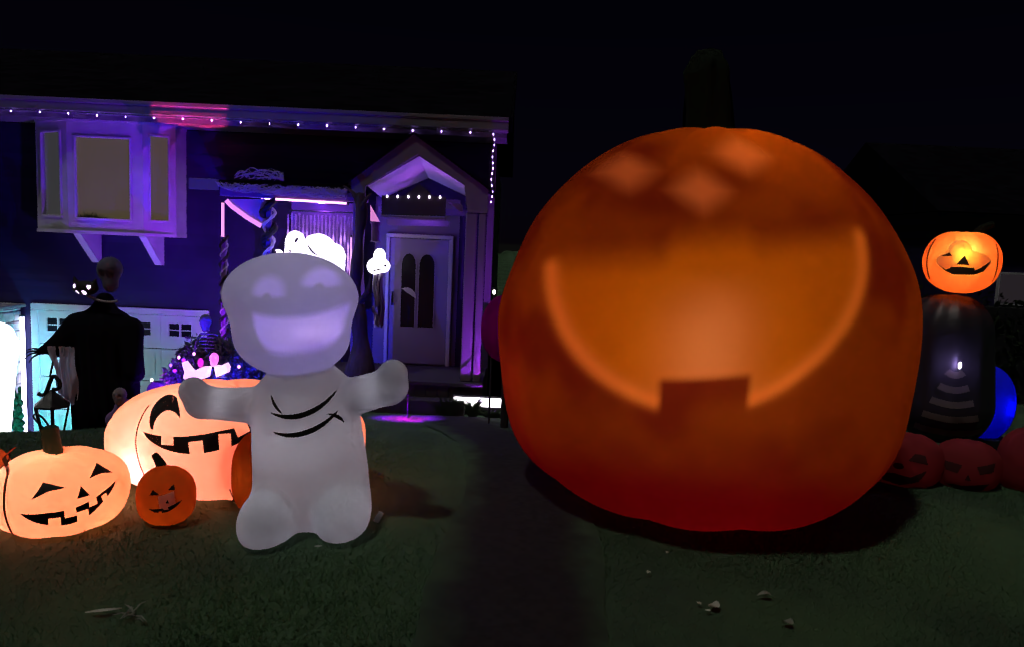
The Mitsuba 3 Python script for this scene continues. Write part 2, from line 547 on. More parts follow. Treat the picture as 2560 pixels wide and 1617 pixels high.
def blades():
    n = 150000
    y = 2.3 + 6.2 * rng.random(n) ** 1.5
    x = (rng.random(n) * 2 - 1) * (0.78 * y + 0.5)
    k = np.abs(x - strip_x(y)) > 0.18 + 0.42 * rng.random(n) ** .8
    x, y = x[k], y[k]
    n = len(x)
    h = (0.010 + 0.018 * rng.random(n)) * (0.7 + 0.6 * meshkit.fbm(np.stack([x * 2, y * 2, 0 * x], -1), 2))
    a = rng.random(n) * 2 * np.pi
    w = 0.0035 + 0.002 * rng.random(n)
    z = ground_z(x, y) - 0.004
    b = np.stack([x, y, z], 1)
    s = np.stack([np.cos(a), np.sin(a), 0 * a], 1) * w[:, None]
    le = np.stack([np.cos(a + 1.4), np.sin(a + 1.4), 0 * a], 1) * (h * (0.3 + 0.9 * rng.random(n)))[:, None]
    top = b + le + np.stack([0 * h, 0 * h, h], 1)
    V = np.stack([b - s, b + s, top], 1).reshape(-1, 3)
    return V, np.arange(3 * n).reshape(-1, 3)


solo('grass', blades(), 'm_blade', 'short mown grass blades covering the dark lawn', 'grass', False, kind='stuff')

# ---------------------------------------------------------------- the house
H = thing('house', 'two-storey dark blue house with bay window, garage and gabled porch', 'house')
WY = 11.6


def lap_wall(x0, x1, z0, z1, y, step=0.19, d=0.014):
    """Lap siding: every board leans out to its lower edge."""
    V, F = [], []
    z = z0
    while z < z1 - 1e-6:
        t = min(z + step, z1)
        b = len(V)
        V += [[x0, y - d, z], [x1, y - d, z], [x1, y, t], [x0, y, t], [x0, y, z], [x1, y, z]]
        F += [[b, b + 1, b + 2], [b, b + 2, b + 3], [b + 4, b + 5, b + 1], [b + 4, b + 1, b]]
        z = t
    return trimesh.Trimesh(V, F, process=False)


wall = cat_(lap_wall(-15, -0.42, -1.75, 3.55, WY), bx(-15, -0.45, WY + 0.001, 19.5, -1.8, 3.55))
obj('wall', wall, 'm_siding', H, False)
obj('corner_board', bx(-0.47, -0.36, WY - 0.03, WY + 0.09, -0.6, 3.54, .006), 'm_portico', H)
# roof: eave at y 10.9, ridge at y 15.2
rp = Polygon([(10.86, 3.80), (10.86, 3.86), (15.2, 5.5), (19.9, 3.86), (19.9, 3.80), (15.2, 5.40)])
rf = obj('roof', extrude_yz(rp, -15.4, -0.16), 'm_shingle', H, False)
obj('soffit', bx(-15.3, -0.2, 10.93, WY, 3.56, 3.60), 'm_gutter', rf)
obj('fascia', bx(-15.3, -0.2, 10.905, 10.93, 3.555, 3.79), 'm_gutter', rf)
gut = [(10.90, 3.62), (10.80, 3.62), (10.765, 3.65), (10.765, 3.76), (10.75, 3.78), (10.75, 3.825), (10.765, 3.83), (10.78, 3.815), (10.78, 3.66), (10.81, 3.635), (10.89, 3.635), (10.89, 3.80), (10.90, 3.80)]
obj('gutter', extrude_yz(Polygon(gut), -15.4, -0.18), 'm_gutter', rf)
obj('rake_board', extrude_yz(Polygon([(10.95, 3.64), (15.2, 5.30), (15.2, 5.50), (10.95, 3.87)]), -0.155, -0.12), 'm_shingle', rf)


# bay window: front facet x -6.72 .. -5.62 at y 10.95, angled sides back to the wall
def bay():
    z0, z1 = 1.92, 3.53
    A, B, Cc, D = (-7.39, 11.24), (-6.76, 10.98), (-5.62, 10.98), (-5.26, 11.24)
    fr, pans = [], []
    for (p, q, ml, mr, zb, zt) in ((A, B, .10, .12, 2.10, 3.40), (B, Cc, .10, .17, 2.08, 3.33), (Cc, D, .07, .07, 2.09, 3.40)):
        p, q = np.array(p), np.array(q)
        L = np.linalg.norm(q - p)
        u = (q - p) / L
        nrm = np.array([u[1], -u[0]])
        outer = sbox(0, z0, L, z1)
        hole = sbox(ml, zb, L - mr, zt)
        m = trimesh.creation.extrude_polygon(outer.difference(hole), 0.07, engine='earcut')
        v = m.vertices.copy()
        w = v[:, 2] - 0.07
        m.vertices = np.stack([p[0] + u[0] * v[:, 0] + nrm[0] * w, p[1] + u[1] * v[:, 0] + nrm[1] * w, v[:, 1]], 1)
        m.fix_normals()
        fr.append(m)
        for (a0, a1, b0, b1) in ((ml, L - mr, zb, zb + .035), (ml, L - mr, zt - .03, zt), (ml, ml + .03, zb + .036, zt - .031), (L - mr - .03, L - mr, zb + .036, zt - .031)):
            k = bx(a0, a1, 0, .05, b0, b1, .004)
            vv = k.vertices.copy()
            k.vertices = np.stack([p[0] + u[0] * vv[:, 0] - nrm[0] * (vv[:, 1] - .02), p[1] + u[1] * vv[:, 0] - nrm[1] * (vv[:, 1] - .02), vv[:, 2]], 1)
            k.fix_normals()
            fr.append(k)
        qd = np.array([p + u * ml, p + u * (L - mr)])
        ins = -nrm * 0.035
        pv = [[*(qd[0] + ins), zb], [*(qd[1] + ins), zb], [*(qd[1] + ins), zt], [*(qd[0] + ins), zt]]
        ins2 = -nrm * 0.09
        sv = [[*(qd[0] + ins2 - u * .03), zb - .03], [*(qd[1] + ins2 + u * .03), zb - .03], [*(qd[1] + ins2 + u * .03), zt + .03], [*(qd[0] + ins2 - u * .03), zt + .03]]
        pans.append((np.array(pv), np.array(sv)))
    W = obj('bay_window', cat_(fr), 'm_trim', H, False)
    for k, (pv, sv) in enumerate(pans):
        obj('pane', (pv, np.array([[0, 1, 2, 3]])), 'm_glass', W, False)
        obj('blind', (sv, np.array([[0, 1, 2, 3]])), 'm_shade', W, False, emit=(0.066, 0.050, 0.027) if k else (0.038, 0.038, 0.040), weight=0)
    outl = Polygon([(A[0] - .02, WY), (A[0] - .02, A[1]), (B[0] - .03, B[1] - .04), (Cc[0] + .03, Cc[1] - .04), (D[0] + .02, D[1]), (D[0] + .02, WY)])
    obj('side', bx(A[0] - .01, A[0] + .04, A[1] + .01, WY, z0, z1), 'm_trim', W, False)
    obj('side', bx(D[0] - .04, D[0] + .01, D[1] + .01, WY, z0, z1), 'm_trim', W, False)
    m = trimesh.creation.extrude_polygon(outl, 0.05, engine='earcut')
    m.apply_translation((0, 0, 1.87))
    obj('sill', m, 'm_trim', W, False)
    m = trimesh.creation.extrude_polygon(outl, 0.03, engine='earcut')
    m.apply_translation((0, 0, 3.531))
    obj('head', m, 'm_trim', W, False)
    for x in (-6.66, -5.66):
        s = Polygon([(11.02, 1.868), (11.16, 1.868), (11.598, 1.50), (11.598, 1.47), (11.50, 1.47)])
        b = extrude_yz(Polygon([(11.02, 1.868), (11.585, 1.868), (11.585, 1.42), (11.50, 1.42)]), x - .055, x + .055)
        obj('bracket', b, 'm_trim', W, False)


bay()


# garage door: four rows of panels
g = np.random.default_rng(21)
V, F = [], []
for i in range(60):
    b = np.array([-6.46 + (g.random() - .5) * .34, 11.035 + .02 * g.random(), 2.06])
    d_ = np.array([(g.random() - .5) * .30, 0, .05 + .13 * g.random() * (1 - abs(b[0] + 6.5) * 2)])
    j = len(V)
    V += [b - [.02, 0, 0], b + [.02, 0, 0], b + d_]
    F.append([j, j + 1, j + 2])
solo('house_plant', (np.array(V), np.array(F)), 'm_leaf', 'low dark house plant silhouetted at the bottom of the middle bay window pane', 'plant', False)


def garage():
    x0, x1, z0, z1 = -7.62, -5.0, -1.53, 0.62
    fr = cat_(bx(x0 - .12, x1 + .12, WY - .07, WY - .016, z1, z1 + .10, .006), bx(x0 - .12, x0, WY - .07, WY - .016, z0, z1 - .002, .006), bx(x1, x1 + .12, WY - .07, WY - .016, z0, z1 - .002, .006))
    G = obj('garage_door', bx(x0 + .001, x1 - .001, WY - .018, WY - .015, z0, z1 - .002), 'm_dark', H, False)
    obj('frame', fr, 'm_garage', G, False)
    rows, cols = 4, 4
    rh, cw = (z1 - z0) / rows, (x1 - x0) / cols
    for r in range(rows):
        for c in range(cols):
            a0, a1 = x0 + c * cw + (.004 if c else 0), x0 + (c + 1) * cw
            b0, b1 = z0 + r * rh + .006, z0 + (r + 1) * rh - .006
            if r == 3:
                cut = [sbox(a0 + .13, b0 + .20, a0 + .295, b1 - .12), sbox(a0 + .325, b0 + .20, a0 + .49, b1 - .12)]
                poly = sbox(a0, b0, a1, b1).difference(unary_union(cut))
                obj('panel', extrude_xz(poly, WY - .055, WY - .02), 'm_garage', G, False)
                for k in cut:
                    q = k.bounds
                    obj('pane', bx(q[0], q[2], WY - .03, WY - .02, q[1], q[3]), 'm_doorglass', G, False)
                    obj('glazing_bar', bx(q[0], q[2], WY - .05, WY - .031, (q[1] + q[3]) / 2 - .008, (q[1] + q[3]) / 2 + .008), 'm_garage', G, False)
            else:
                obj('panel', cat_(bx(a0, a1, WY - .05, WY - .02, b0, b1, .004), bx(a0 + .09, a1 - .09, WY - .062, WY - .049, b0 + .09, b1 - .09, .012)), 'm_garage', G, False)


garage()

# porch: floor, skirt, steps, flat roof, gabled portico over the door
obj('porch_floor', bx(-4.35, -0.38, 10.22, WY - .02, -0.06, 0.0, .008), 'm_porchwood', H)
for i in range(24):
    x = -4.33 + i * 0.165
    obj('porch_skirt_board', bx(x, x + .155, 10.25, 10.275, -0.62, -0.065, .003), 'm_porchwood', H, False)
obj('porch_step', bx(-1.95, -0.62, 9.97, 10.215, -0.62, -0.22, .01), 'm_porchwood', H)
PRf = obj('porch_roof', bx(-4.60, -2.36, 10.30, WY - .016, 2.62, 2.72, .01), 'm_shingle', H)
obj('ceiling', bx(-4.22, -2.36, 10.47, WY - .018, 2.55, 2.60), 'm_vault', PRf)
obj('header', bx(-4.22, -2.30, 10.36, 10.46, 2.50, 2.615, .006), 'm_purplecloth', PRf)
obj('drip_edge', bx(-4.62, -4.20, 10.27, 10.298, 2.57, 2.725, .005), 'm_gutter', PRf)
PO = obj('portico', extrude_xz(Polygon([(-1.49, 3.47), (-0.42, 2.76), (-0.42, 2.42), (-0.70, 2.42), (-0.76, 2.80), (-1.42, 3.20), (-2.16, 2.72), (-2.16, 2.56), (-2.40, 2.56), (-2.40, 2.76)]), 10.34, 10.42), 'm_portico', H, False)
# vaulted ceiling running back, a little lower at the wall
Lf, Pk, Rt = (-2.14, 2.73), (-1.42, 3.18), (-0.74, 2.79)
dz = -0.20
v = np.array([[Lf[0], 10.421, Lf[1]], [Pk[0], 10.421, Pk[1]], [Rt[0], 10.421, Rt[1]], [Lf[0], WY - .02, Lf[1] + dz + .1], [Pk[0], WY - .02, Pk[1] + dz], [Rt[0], WY - .02, Rt[1] + dz + .1],
              [Rt[0], 10.421, 2.50], [Rt[0], WY - .02, 2.5]])
obj('ceiling', (v, np.array([[0, 1, 4, 3], [1, 2, 5, 4], [2, 6, 7, 5]])), 'm_vault', PO, False)
obj('roof', (np.array([[-2.46, 10.30, 2.745], [-1.49, 10.30, 3.50], [-0.36, 10.30, 2.745], [-2.46, WY - .02, 2.745], [-1.49, WY - .02, 3.50], [-0.36, WY - .02, 2.745],
                       [-2.46, 10.30, 2.715], [-1.49, 10.30, 3.475], [-0.36, 10.30, 2.715], [-2.46, WY - .02, 2.715], [-1.49, WY - .02, 3.475], [-0.36, WY - .02, 2.715]]),
             np.array([[0, 1, 4, 3], [1, 2, 5, 4], [6, 9, 10, 7], [7, 10, 11, 8], [0, 6, 7, 1], [1, 7, 8, 2]])), 'm_shingle', PO, False)
obj('entry_panel', bx(-2.24, -0.90, WY - .018, WY - .014, 0.001, 2.66), 'm_entry', PO, False)
obj('crossbeam', bx(-2.15, -0.71, 11.3, 11.38, 2.40, 2.50, .005), 'm_purplecloth', PO)
for x0, x1, m in ((-0.72, -0.56, 'm_portico'), (-0.535, -0.43, 'm_portico')):
    obj('post', bx(x0, x1, 10.345, 10.445, 0.002, 2.415, .012), m, PO)
obj('post', bx(-2.33, -2.20, 10.36, 10.45, 0.002, 2.49, .012), 'm_purplecloth', PO)
D = obj('door', bx(-1.985, -1.055, WY - .07, WY - .02, 0.03, 2.02, .004), 'm_door', H)
obj('frame', cat_(bx(-2.045, -1.99, WY - .10, WY - .015, 0.002, 2.025, .006), bx(-1.05, -0.985, WY - .10, WY - .015, 0.002, 2.025, .006), bx(-2.045, -0.985, WY - .101, WY - .015, 2.028, 2.09, .006)), 'm_trim', D)
arch = lambda a, b: unary_union([sbox(a, .62, b, 1.60), affinity.scale(Point((a + b) / 2, 1.60).buffer(.5, 24), (b - a), .36)])
obj('window', extrude_xz(arch(-1.79, -1.57), WY - .075, WY - .06), 'm_doorglass', D, False)
obj('window', extrude_xz(arch(-1.51, -1.27), WY - .075, WY - .06), 'm_doorglass', D, False)
for a, b in ((-1.79, -1.57), (-1.51, -1.27)):
    obj('moulding', extrude_xz(arch(a - .02, b + .02).difference(arch(a, b)), WY - .085, WY - .068), 'm_door', D, False)
obj('handle', cat_(tube([[-1.93, WY - .09, .98], [-1.93, WY - .12, 1.0], [-1.93, WY - .12, 1.12], [-1.93, WY - .09, 1.14]], .012), bx(-1.945, -1.915, WY - .08, WY - .069, .95, 1.17, .003)), 'm_iron', D)
pl = stroke([(-1.78, 1.22), (-1.66, 1.19), (-1.55, 1.07)], .045)
solo('ribbon', extrude_xz(pl, WY - .10, WY - .088), 'm_web', 'pale drooping ribbon stuck across the left door window', 'ribbon', False)


# ---------------------------------------------------------------- lights on the house
def string_light(pts, spacing, label, group, L, r=(0.0075, 0.0075, 0.015), weight=6.0):
    t = thing('string_light', label, 'string light', group)
    pts = np.asarray(pts, float)
    seg = np.linalg.norm(np.diff(pts, axis=0), axis=1)
    cum = np.concatenate([[0], np.cumsum(seg)])
    s = np.arange(spacing * .35, cum[-1], spacing)
    at = np.stack([np.interp(s, cum, pts[:, k]) for k in range(3)], 1)
    dense = np.stack([np.interp(np.linspace(0, cum[-1], 160), cum, pts[:, k]) for k in range(3)], 1)
    obj('cable', tube(dense, .005, 5), 'm_iron', t)
    obj('bulb', cat_([ball(a + [0.004 * math.sin(7 * i), 0, -.03 - .006 * math.cos(5 * i)], r, 1) for i, a in enumerate(at)]), 'm_lampbody', t, True, emit=L, weight=weight, stuff=True)


string_light([[-7.98, 10.74, 3.63], [-5.2, 10.74, 3.62], [-0.45, 10.74, 3.61]], 0.418, 'string of violet-white drop bulbs along the main eave', 'violet string lights', (18, 10, 44), weight=12)
zz = [[-0.40, 10.74, 3.64]] + [[-0.385 + .012 * math.sin(i * 1.3), 10.76, 3.58 - i * .075] for i in range(14)]
string_light(zz, 0.083, 'vertical string of close violet bulbs hanging at the right house corner', 'violet string lights', (6, 3.4, 12), r=(.009, .009, .017), weight=3)


def tube_light(a, b, r, L, label, weight=4.0, caps=True):
    t = thing('light_tube', label, 'light tube', 'tube lights')
    a, b = np.asarray(a, float), np.asarray(b, float)
    d = (b - a) / np.linalg.norm(b - a)
    obj('tube', tube([a + d * .02, (a + b) / 2, b - d * .02], r, 10), 'm_lampbody', t, True, emit=L, weight=weight)
    obj('end_cap', tube([a - d * .01, a + d * .02], r * 1.2, 10), 'm_iron', t)
    obj('end_cap', tube([b - d * .02, b + d * .01], r * 1.2, 10), 'm_iron', t)
    return t


tube_light([-3.44, 10.34, 2.485], [-2.39, 10.34, 2.470], .017, (2.6, 1.0, 2.1), 'bright pink light tube along the porch header')
tube_light([-4.165, 10.33, 1.90], [-4.165, 10.33, 2.42], .022, (1.15, .40, .95), 'upright pink glowing strip added for the light on the left porch post')  # glow added for the pink light falling on the post
tube_light([-7.845, 11.48, -1.52], [-7.84, 11.48, 0.52], .036, (3.6, 3.5, 5.4), 'tall white light tube beside the garage door', 8)
tube_light([-2.345, 10.32, 1.05], [-2.335, 10.32, 2.02], .010, (1.2, .5, 1.3), 'thin pink light tube on the right edge of the fringe curtain')


def lamp_disc(c, r, L, label, facing=-1, weight=6.0):
    t = thing('ceiling_light', label, 'ceiling light', 'porch ceiling lights')
    obj('base', lathe([(0, .03), (r * 1.15, .03), (r * 1.15, 0), (0, 0)] if facing < 0 else [(0, 0), (r * 1.15, 0), (r * 1.15, -.03), (0, -.03)], 24, c[:2]).apply_translation((0, 0, c[2])), 'm_trim', t)
    m = trimesh.creation.icosphere(3, 1)
    m.vertices = m.vertices * [r, r, .03] + [c[0], c[1], c[2] + facing * .005]
    obj('diffuser', m, 'm_lampbody', t, True, emit=L, weight=weight)


lamp_disc((-2.95, 11.0, 2.515), .075, (40, 8, 110), 'round violet ceiling light inside the porch, nearer the portico')
lamp_disc((-3.75, 10.9, 2.515), .06, (22, 5, 80), 'round violet ceiling light at the left end of the porch')
t = thing('uplight', 'small violet uplight behind the sign over the door', 'lamp')
obj('housing', bx(-1.40, -1.28, 10.80, 10.84, 2.42, 2.52, .004), 'm_iron', t)
obj('bulb', ball((-1.34, 10.76, 2.47), (.10, .03, .025)), 'm_lampbody', t, True, emit=(46, 14, 190), weight=6)

# ---------------------------------------------------------------- porch decorations
# sign over the door
t = thing('sign', 'dark crested sign board with six white bulbs over the door', 'sign')
obj('board', extrude_xz(Polygon([(-1.94, 2.34), (-1.025, 2.36), (-1.025, 2.63), (-1.2, 2.63), (-1.41, 2.80), (-1.62, 2.62), (-1.94, 2.61)]), 10.46, 10.50), 'm_porchwood', t, False)
obj('moulding', bx(-1.95, -1.015, 10.45, 10.51, 2.305, 2.338, .006), 'm_portico', t)
for i in range(6):
    x = -1.86 + i * .151
    obj('bulb', ball((x, 10.435, 2.60 + .004 * i), (.017, .017, .024), 2), 'm_lampbody', t, True, emit=(3.2, 2.6, 3.8), weight=0)
# pale boxes below the sign
solo('valance', extrude_xz(Polygon([(-1.93, 2.20), (-1.0, 2.22), (-1.0, 2.30), (-1.93, 2.30)]), 10.9, 10.94), 'm_door', 'dusky violet cloth valance hanging below the sign', 'valance', False)
# pink triangle
solo('pennant', extrude_xz(Polygon([(-2.10, 2.47), (-2.095, 2.24), (-1.955, 2.235)]), 10.445, 10.452), 'm_pinkcloth', 'small pink pointed pennant left of the sign, its lit look put in as glow', 'pennant', False, emit=(.62, .20, .55))  # emission put in for the light falling on the cloth
solo('hanging_lantern', cat_(lathe([(0, 2.235), (.085, 2.23), (.06, 2.19), (.055, 1.98), (.075, 1.95), (0, 1.94)], 8, (-2.03, 10.52)), tube([[-2.03, 10.52, 2.23], [-2.03, 10.52, 2.5]], .006)), 'm_purplecloth', 'dark violet lantern hanging below the pink pennant', 'lantern')
# lit pale pieces at right of the sign
solo('curtain_tail', extrude_xz(Polygon([(-1.0, 2.56), (-0.80, 2.54), (-0.78, 2.44), (-0.83, 2.44)]), 10.60, 10.612), 'm_vault', 'pale violet cloth tail at the right end of the sign', 'cloth', False)

# glowing skull ghost beside the door with tattered cloth
t = thing('hanging_ghost', 'small glowing white ghost with tattered violet cloth hanging left of the door', 'ghost')
hc = np.array([-2.0, 10.62, 1.66])
hf = lambda P: smin(smin(ell(P, hc + [0.02, 0, .08], (.09, .09, .12)), ell(P, hc + [-.05, 0, -.07], (.115, .09, .12)), .04), ell(P, hc + [.07, 0, -.06], (.11, .09, .10)), .04)
obj('head', body(hf, hc - .24, hc + .24, .012), 'm_tag', t, True, emit=(2.2, 2.1, 2.3), weight=5)
for k, pl in enumerate((Point(.11, -.05).buffer(.016), stroke([(-.08, -.14), (.0, -.115), (.07, -.10)], .008))):
    obj(['eye', 'mouth'][k], decal(hf, hc, .1, pl, .003, .02, .3), 'm_print', t, True)


def cloth_tail(x, y, z0, z1, w0, w1, sway, ph):
    n = 24
    zz = np.linspace(z0, z1, n)
    V = []
    for i, z in enumerate(zz):
        s = i / (n - 1)
        w = w0 + (w1 - w0) * s
        for j in range(7):
            u = j / 6 - .5
            V.append([x + u * w + sway * s + .012 * math.sin(9 * s + ph), y + .03 * math.sin(u * 9 + ph + 3 * s), z + (.05 * math.sin(j * 2.1 + ph) if i == n - 1 else 0)])
    F = [[i * 7 + j, i * 7 + j + 1, i * 7 + j + 8, i * 7 + j + 7] for i in range(n - 1) for j in range(6)]
    return np.array(V), np.array(F)


obj('cloth', cloth_tail(-2.03, 10.64, 1.56, 0.98, .13, .05, .02, .4), 'm_vault', t, True)
obj('cloth', cloth_tail(-1.98, 10.66, 1.54, 0.72, .08, .10, .04, 2.0), 'm_purplecloth', t, True)
obj('cloth', cloth_tail(-2.06, 10.65, 1.0, 0.72, .03, .10, .07, 3.1), 'm_vault', t, True)

# three glowing white cloth ghosts in the porch
gcol = (2.6, 2.35, 2.7)


def ghost(label, parts, lo, hi, marks=(), c=None):
    t = thing('porch_ghost', label, 'ghost', 'glowing ghosts on the porch')
    f = lambda P: [d := ell(P, np.array(parts[0][0]), parts[0][1]), [d := smin(d, ell(P, np.array(a), b), .05) for a, b in parts[1:]], d][-1] + .02 * (meshkit.noise(P * 14, 3) - .5)
    obj('cloth', body(f, lo, hi, .016), 'm_tag', t, True, emit=gcol, weight=6)
    for m in marks:
        obj('eye', decal(f, c, 0, m, .004, .02, .5), 'm_print', t, True)


ghost('glowing white ghost with two dark eye marks in the porch, middle of three', [((-3.26, 10.75, 1.86), (.15, .12, .20)), ((-3.20, 10.75, 1.55), (.19, .12, .4)), ((-3.34, 10.75, 1.66), (.1, .1, .14))],
      (-3.55, 10.5, 1.0), (-2.95, 11.0, 2.2), [affinity.rotate(affinity.scale(Point(.05, .06).buffer(.03), .55, 1.3), -20), affinity.scale(Point(-.04, -.10).buffer(.022), .6, 1.2)], (-3.26, 10.75, 1.86))
ghost('large glowing white ghost leaning right in the porch, rightmost of three', [((-2.90, 10.72, 1.86), (.22, .13, .17)), ((-2.68, 10.72, 1.70), (.18, .13, .20)), ((-2.64, 10.72, 1.35), (.14, .12, .45)), ((-2.8, 10.72, 1.5), (.2, .12, .3))],
      (-3.2, 10.5, .8), (-2.4, 10.98, 2.15), [stroke([(-.14, .02), (-.06, -.10), (.02, -.16)], .016), stroke([(.10, -.18), (.14, -.27), (.22, -.33)], .02), affinity.scale(Point(.06, -.22).buffer(.028), .7, 1.2)], (-2.90, 10.72, 1.86))
ghost('small glowing white ghost low in the porch, leftmost of three', [((-3.52, 10.75, 1.66), (.10, .1, .11)), ((-3.47, 10.75, 1.45), (.13, .1, .22))], (-3.75, 10.55, 1.1), (-3.25, 10.95, 1.9))

# fringe curtain behind them
solo('backdrop', cloth_tail(-2.93, 11.32, 2.52, 0.8, 1.16, 1.16, 0, .3), 'm_backdrop', 'plain violet backdrop cloth added to brighten the porch wall behind the fringe curtain', 'backdrop', True)  # lighter sheet added so the porch back wall looks brighter
t = thing('fringe_curtain', 'violet fringe curtain of foil strips hanging across the porch', 'curtain')
obj('rail', tube([[-3.47, 11.08, 2.36], [-2.36, 11.08, 2.37]], .012), 'm_iron', t)
for i in range(20):
    x = -3.47 + i * .0575
    V, F = [], []
    ph = rng.random() * 6
    zz = np.linspace(2.33 - .03 * rng.random(), 1.05, 34)
    for k, z in enumerate(zz):
        a = .5 * math.sin(z * 9 + ph)
        w = .017 * (.8 + .25 * math.sin(z * 37 + ph))
        V += [[x - w * math.cos(a), 11.08 - w * math.sin(a), z], [x + w * math.cos(a), 11.08 + w * math.sin(a), z]]
        if k:
            F.append([2 * k - 2, 2 * k - 1, 2 * k + 1, 2 * k])
    obj('strip', (np.array(V), np.array(F)), 'm_foil', t, True)

# drape with a pink hem in the left porch corner
dp = Polygon([(-4.13, 2.465), (-3.50, 2.485), (-3.50, 2.02), (-3.66, 2.07), (-3.83, 2.17), (-4.03, 2.33), (-4.11, 2.40)])
t = thing('corner_drape', 'violet corner drape with glowing pink hem at the left of the porch', 'drape')
obj('cloth', extrude_xz(Polygon([(-4.11, 2.46), (-3.50, 2.485), (-3.50, 2.05), (-3.68, 2.14), (-3.85, 2.245), (-4.02, 2.37)]), 10.41, 10.416), 'm_vault', t, False)
obj('hem', extrude_xz(LineString([(-4.14, 2.44), (-4.06, 2.36), (-3.85, 2.215), (-3.64, 2.10)]).buffer(.032, cap_style=2), 10.385, 10.40), 'm_pinkcloth', t, False, emit=(.80, .28, .66))

# garlands twisted round posts
def garland(x, y, z0, z1, r, turns, label, w=.028):
    t = thing('garland_post', label, 'post', 'garland-wrapped porch posts')
    obj('post', bx(x - .035, x + .035, y - .035, y + .035, z0, z1, .006), 'm_purplecloth', t)
    s = np.linspace(0, 1, 220)
    for k, m in ((0, 'm_dark'), (1, 'm_satin')):
        a = s * turns * 2 * np.pi + k * np.pi
        rr = r * (1 + .15 * np.sin(s * 90))
        p = np.stack([x + rr * np.cos(a), y + rr * np.sin(a), z0 + (z1 - z0) * s], 1)
        obj(['garland', 'ribbon'][k], tube(p, w * (.8 + .4 * np.abs(np.sin(s * 70 + k))) * (1 if k == 0 else .45), 7), m, t)


garland(-4.17, 10.40, 0.0, 1.93, .045, 7, 'left porch post wrapped in black garland and pale ribbon', .022)
garland(-3.53, 10.40, 0.0, 2.48, .075, 6, 'porch post left of the fringe curtain thickly wrapped in black garland', .045)

# dark tree-trunk prop
t = thing('tree_prop', 'dark gnarled tree-trunk prop flaring at its base between curtain and door', 'tree prop')
s = np.linspace(0, 1, 50)
pts = np.stack([-2.20 + .03 * np.sin(s * 9) + .06 * (1 - s) ** 3, np.full(50, 10.18), 0.0 + 2.62 * s], 1)
tr = tube(pts, .075 + .14 * (1 - s) ** 4 + .015 * np.sin(s * 23), 20)
nn = meshkit.fbm(tr.vertices * [9, 9, 2.5], 3) - .5
tr.vertices += tr.vertex_normals * (nn * .07)[:, None]
obj('trunk', tr, 'm_bark', t, True)
for p in ([[-2.2, 10.18, 2.4], [-2.3, 10.16, 2.62], [-2.42, 10.15, 2.70]], [[-2.18, 10.18, 2.3], [-2.12, 10.12, 2.48], [-2.02, 10.12, 2.62]], [[-2.15, 10.15, 1.1], [-2.03, 10.1, 1.3], [-2.0, 10.1, 1.5]], [[-2.1, 10.15, .1], [-1.9, 10.1, .06], [-1.75, 10.05, .02]]):
    q = spline(p, 12)
    obj('branch', tube(q, np.linspace(.05, .014, 12), 8), 'm_bark', t)


# cobweb tatters along the porch roof edge
def tatters(x0, x1, y, z, drop, n, name, label, mat='m_web'):
    ms = []
    g = np.random.default_rng(11)
    for i in range(n):
        a = x0 + (x1 - x0) * g.random()
        b = min(x1, a + .1 + .5 * g.random())
        d = drop * (.3 + g.random())
        u = np.linspace(0, 1, 12)
        p = np.stack([a + (b - a) * u, y + .03 * np.sin(u * 5 + i), z + .06 * g.random() - d * 4 * u * (1 - u)], 1)
        ms.append(tube(p, .004 + .004 * g.random(), 4))
    return solo(name, cat_(ms), mat, label, 'cobweb', True)


tatters(-4.25, -2.4, 10.27, 2.63, .09, 120, 'cobweb', 'grey cobweb netting draped along the porch roof edge')
tatters(-4.0, -3.3, 10.3, 2.74, -.10, 26, 'cobweb', 'wisps of grey cobweb standing above the porch roof')
# spotlights that wash the facade
floodlight((-7.0, 9.6, -0.75), (-8.2, 11.6, 1.9), (0.4, 1.2, 15.0), 52, 18, 'small blue floodlight on the lawn aimed at the bay window', 'facade floodlights', weight=3)
floodlight((-4.3, 9.0, -0.35), (-4.7, 11.6, 3.3), (12, .7, 46), 52, 25, 'small violet floodlight on the lawn aimed at the wall between bay window and porch', 'facade floodlights', weight=3)
floodlight((-0.2, 9.8, -0.40), (-0.55, 11.6, 2.6), (9, .8, 24), 38, 15, 'small violet floodlight aimed at the right house corner', 'facade floodlights', weight=2)
floodlight((-5.75, 9.7, -0.75), (-4.84, 10.76, 3.72), (300, 12, 70), 7.0, 6.0, 'small red floodlight aimed up at the gutter', 'facade floodlights', weight=2)
floodlight((-1.34, 9.36, 0.06), (-1.32, 9.32, -0.42), (11, 0, 52), 55, 10, 'violet garden spotlight pointing down at the lawn by the steps', None, .035, weight=2)

# ---------------------------------------------------------------- the giant pumpkin
BC = np.array([1.545, 5.95, 1.395])
BR = np.array([1.635, 1.58, 1.49])
big_f = pumpkin_f(BC, BR, n=9, rib=0.028, e=1.86, low=3.0, tall=1.11, dimple=0.05, yaw=0.35, lump=0.06, seed=4)
FACE = dict(x0=1.25, z0=2.005, w=1.02, h=0.98, tilt=0.15)     # mouth glow painted into the skin colour: middle of its top edge, half width, depth


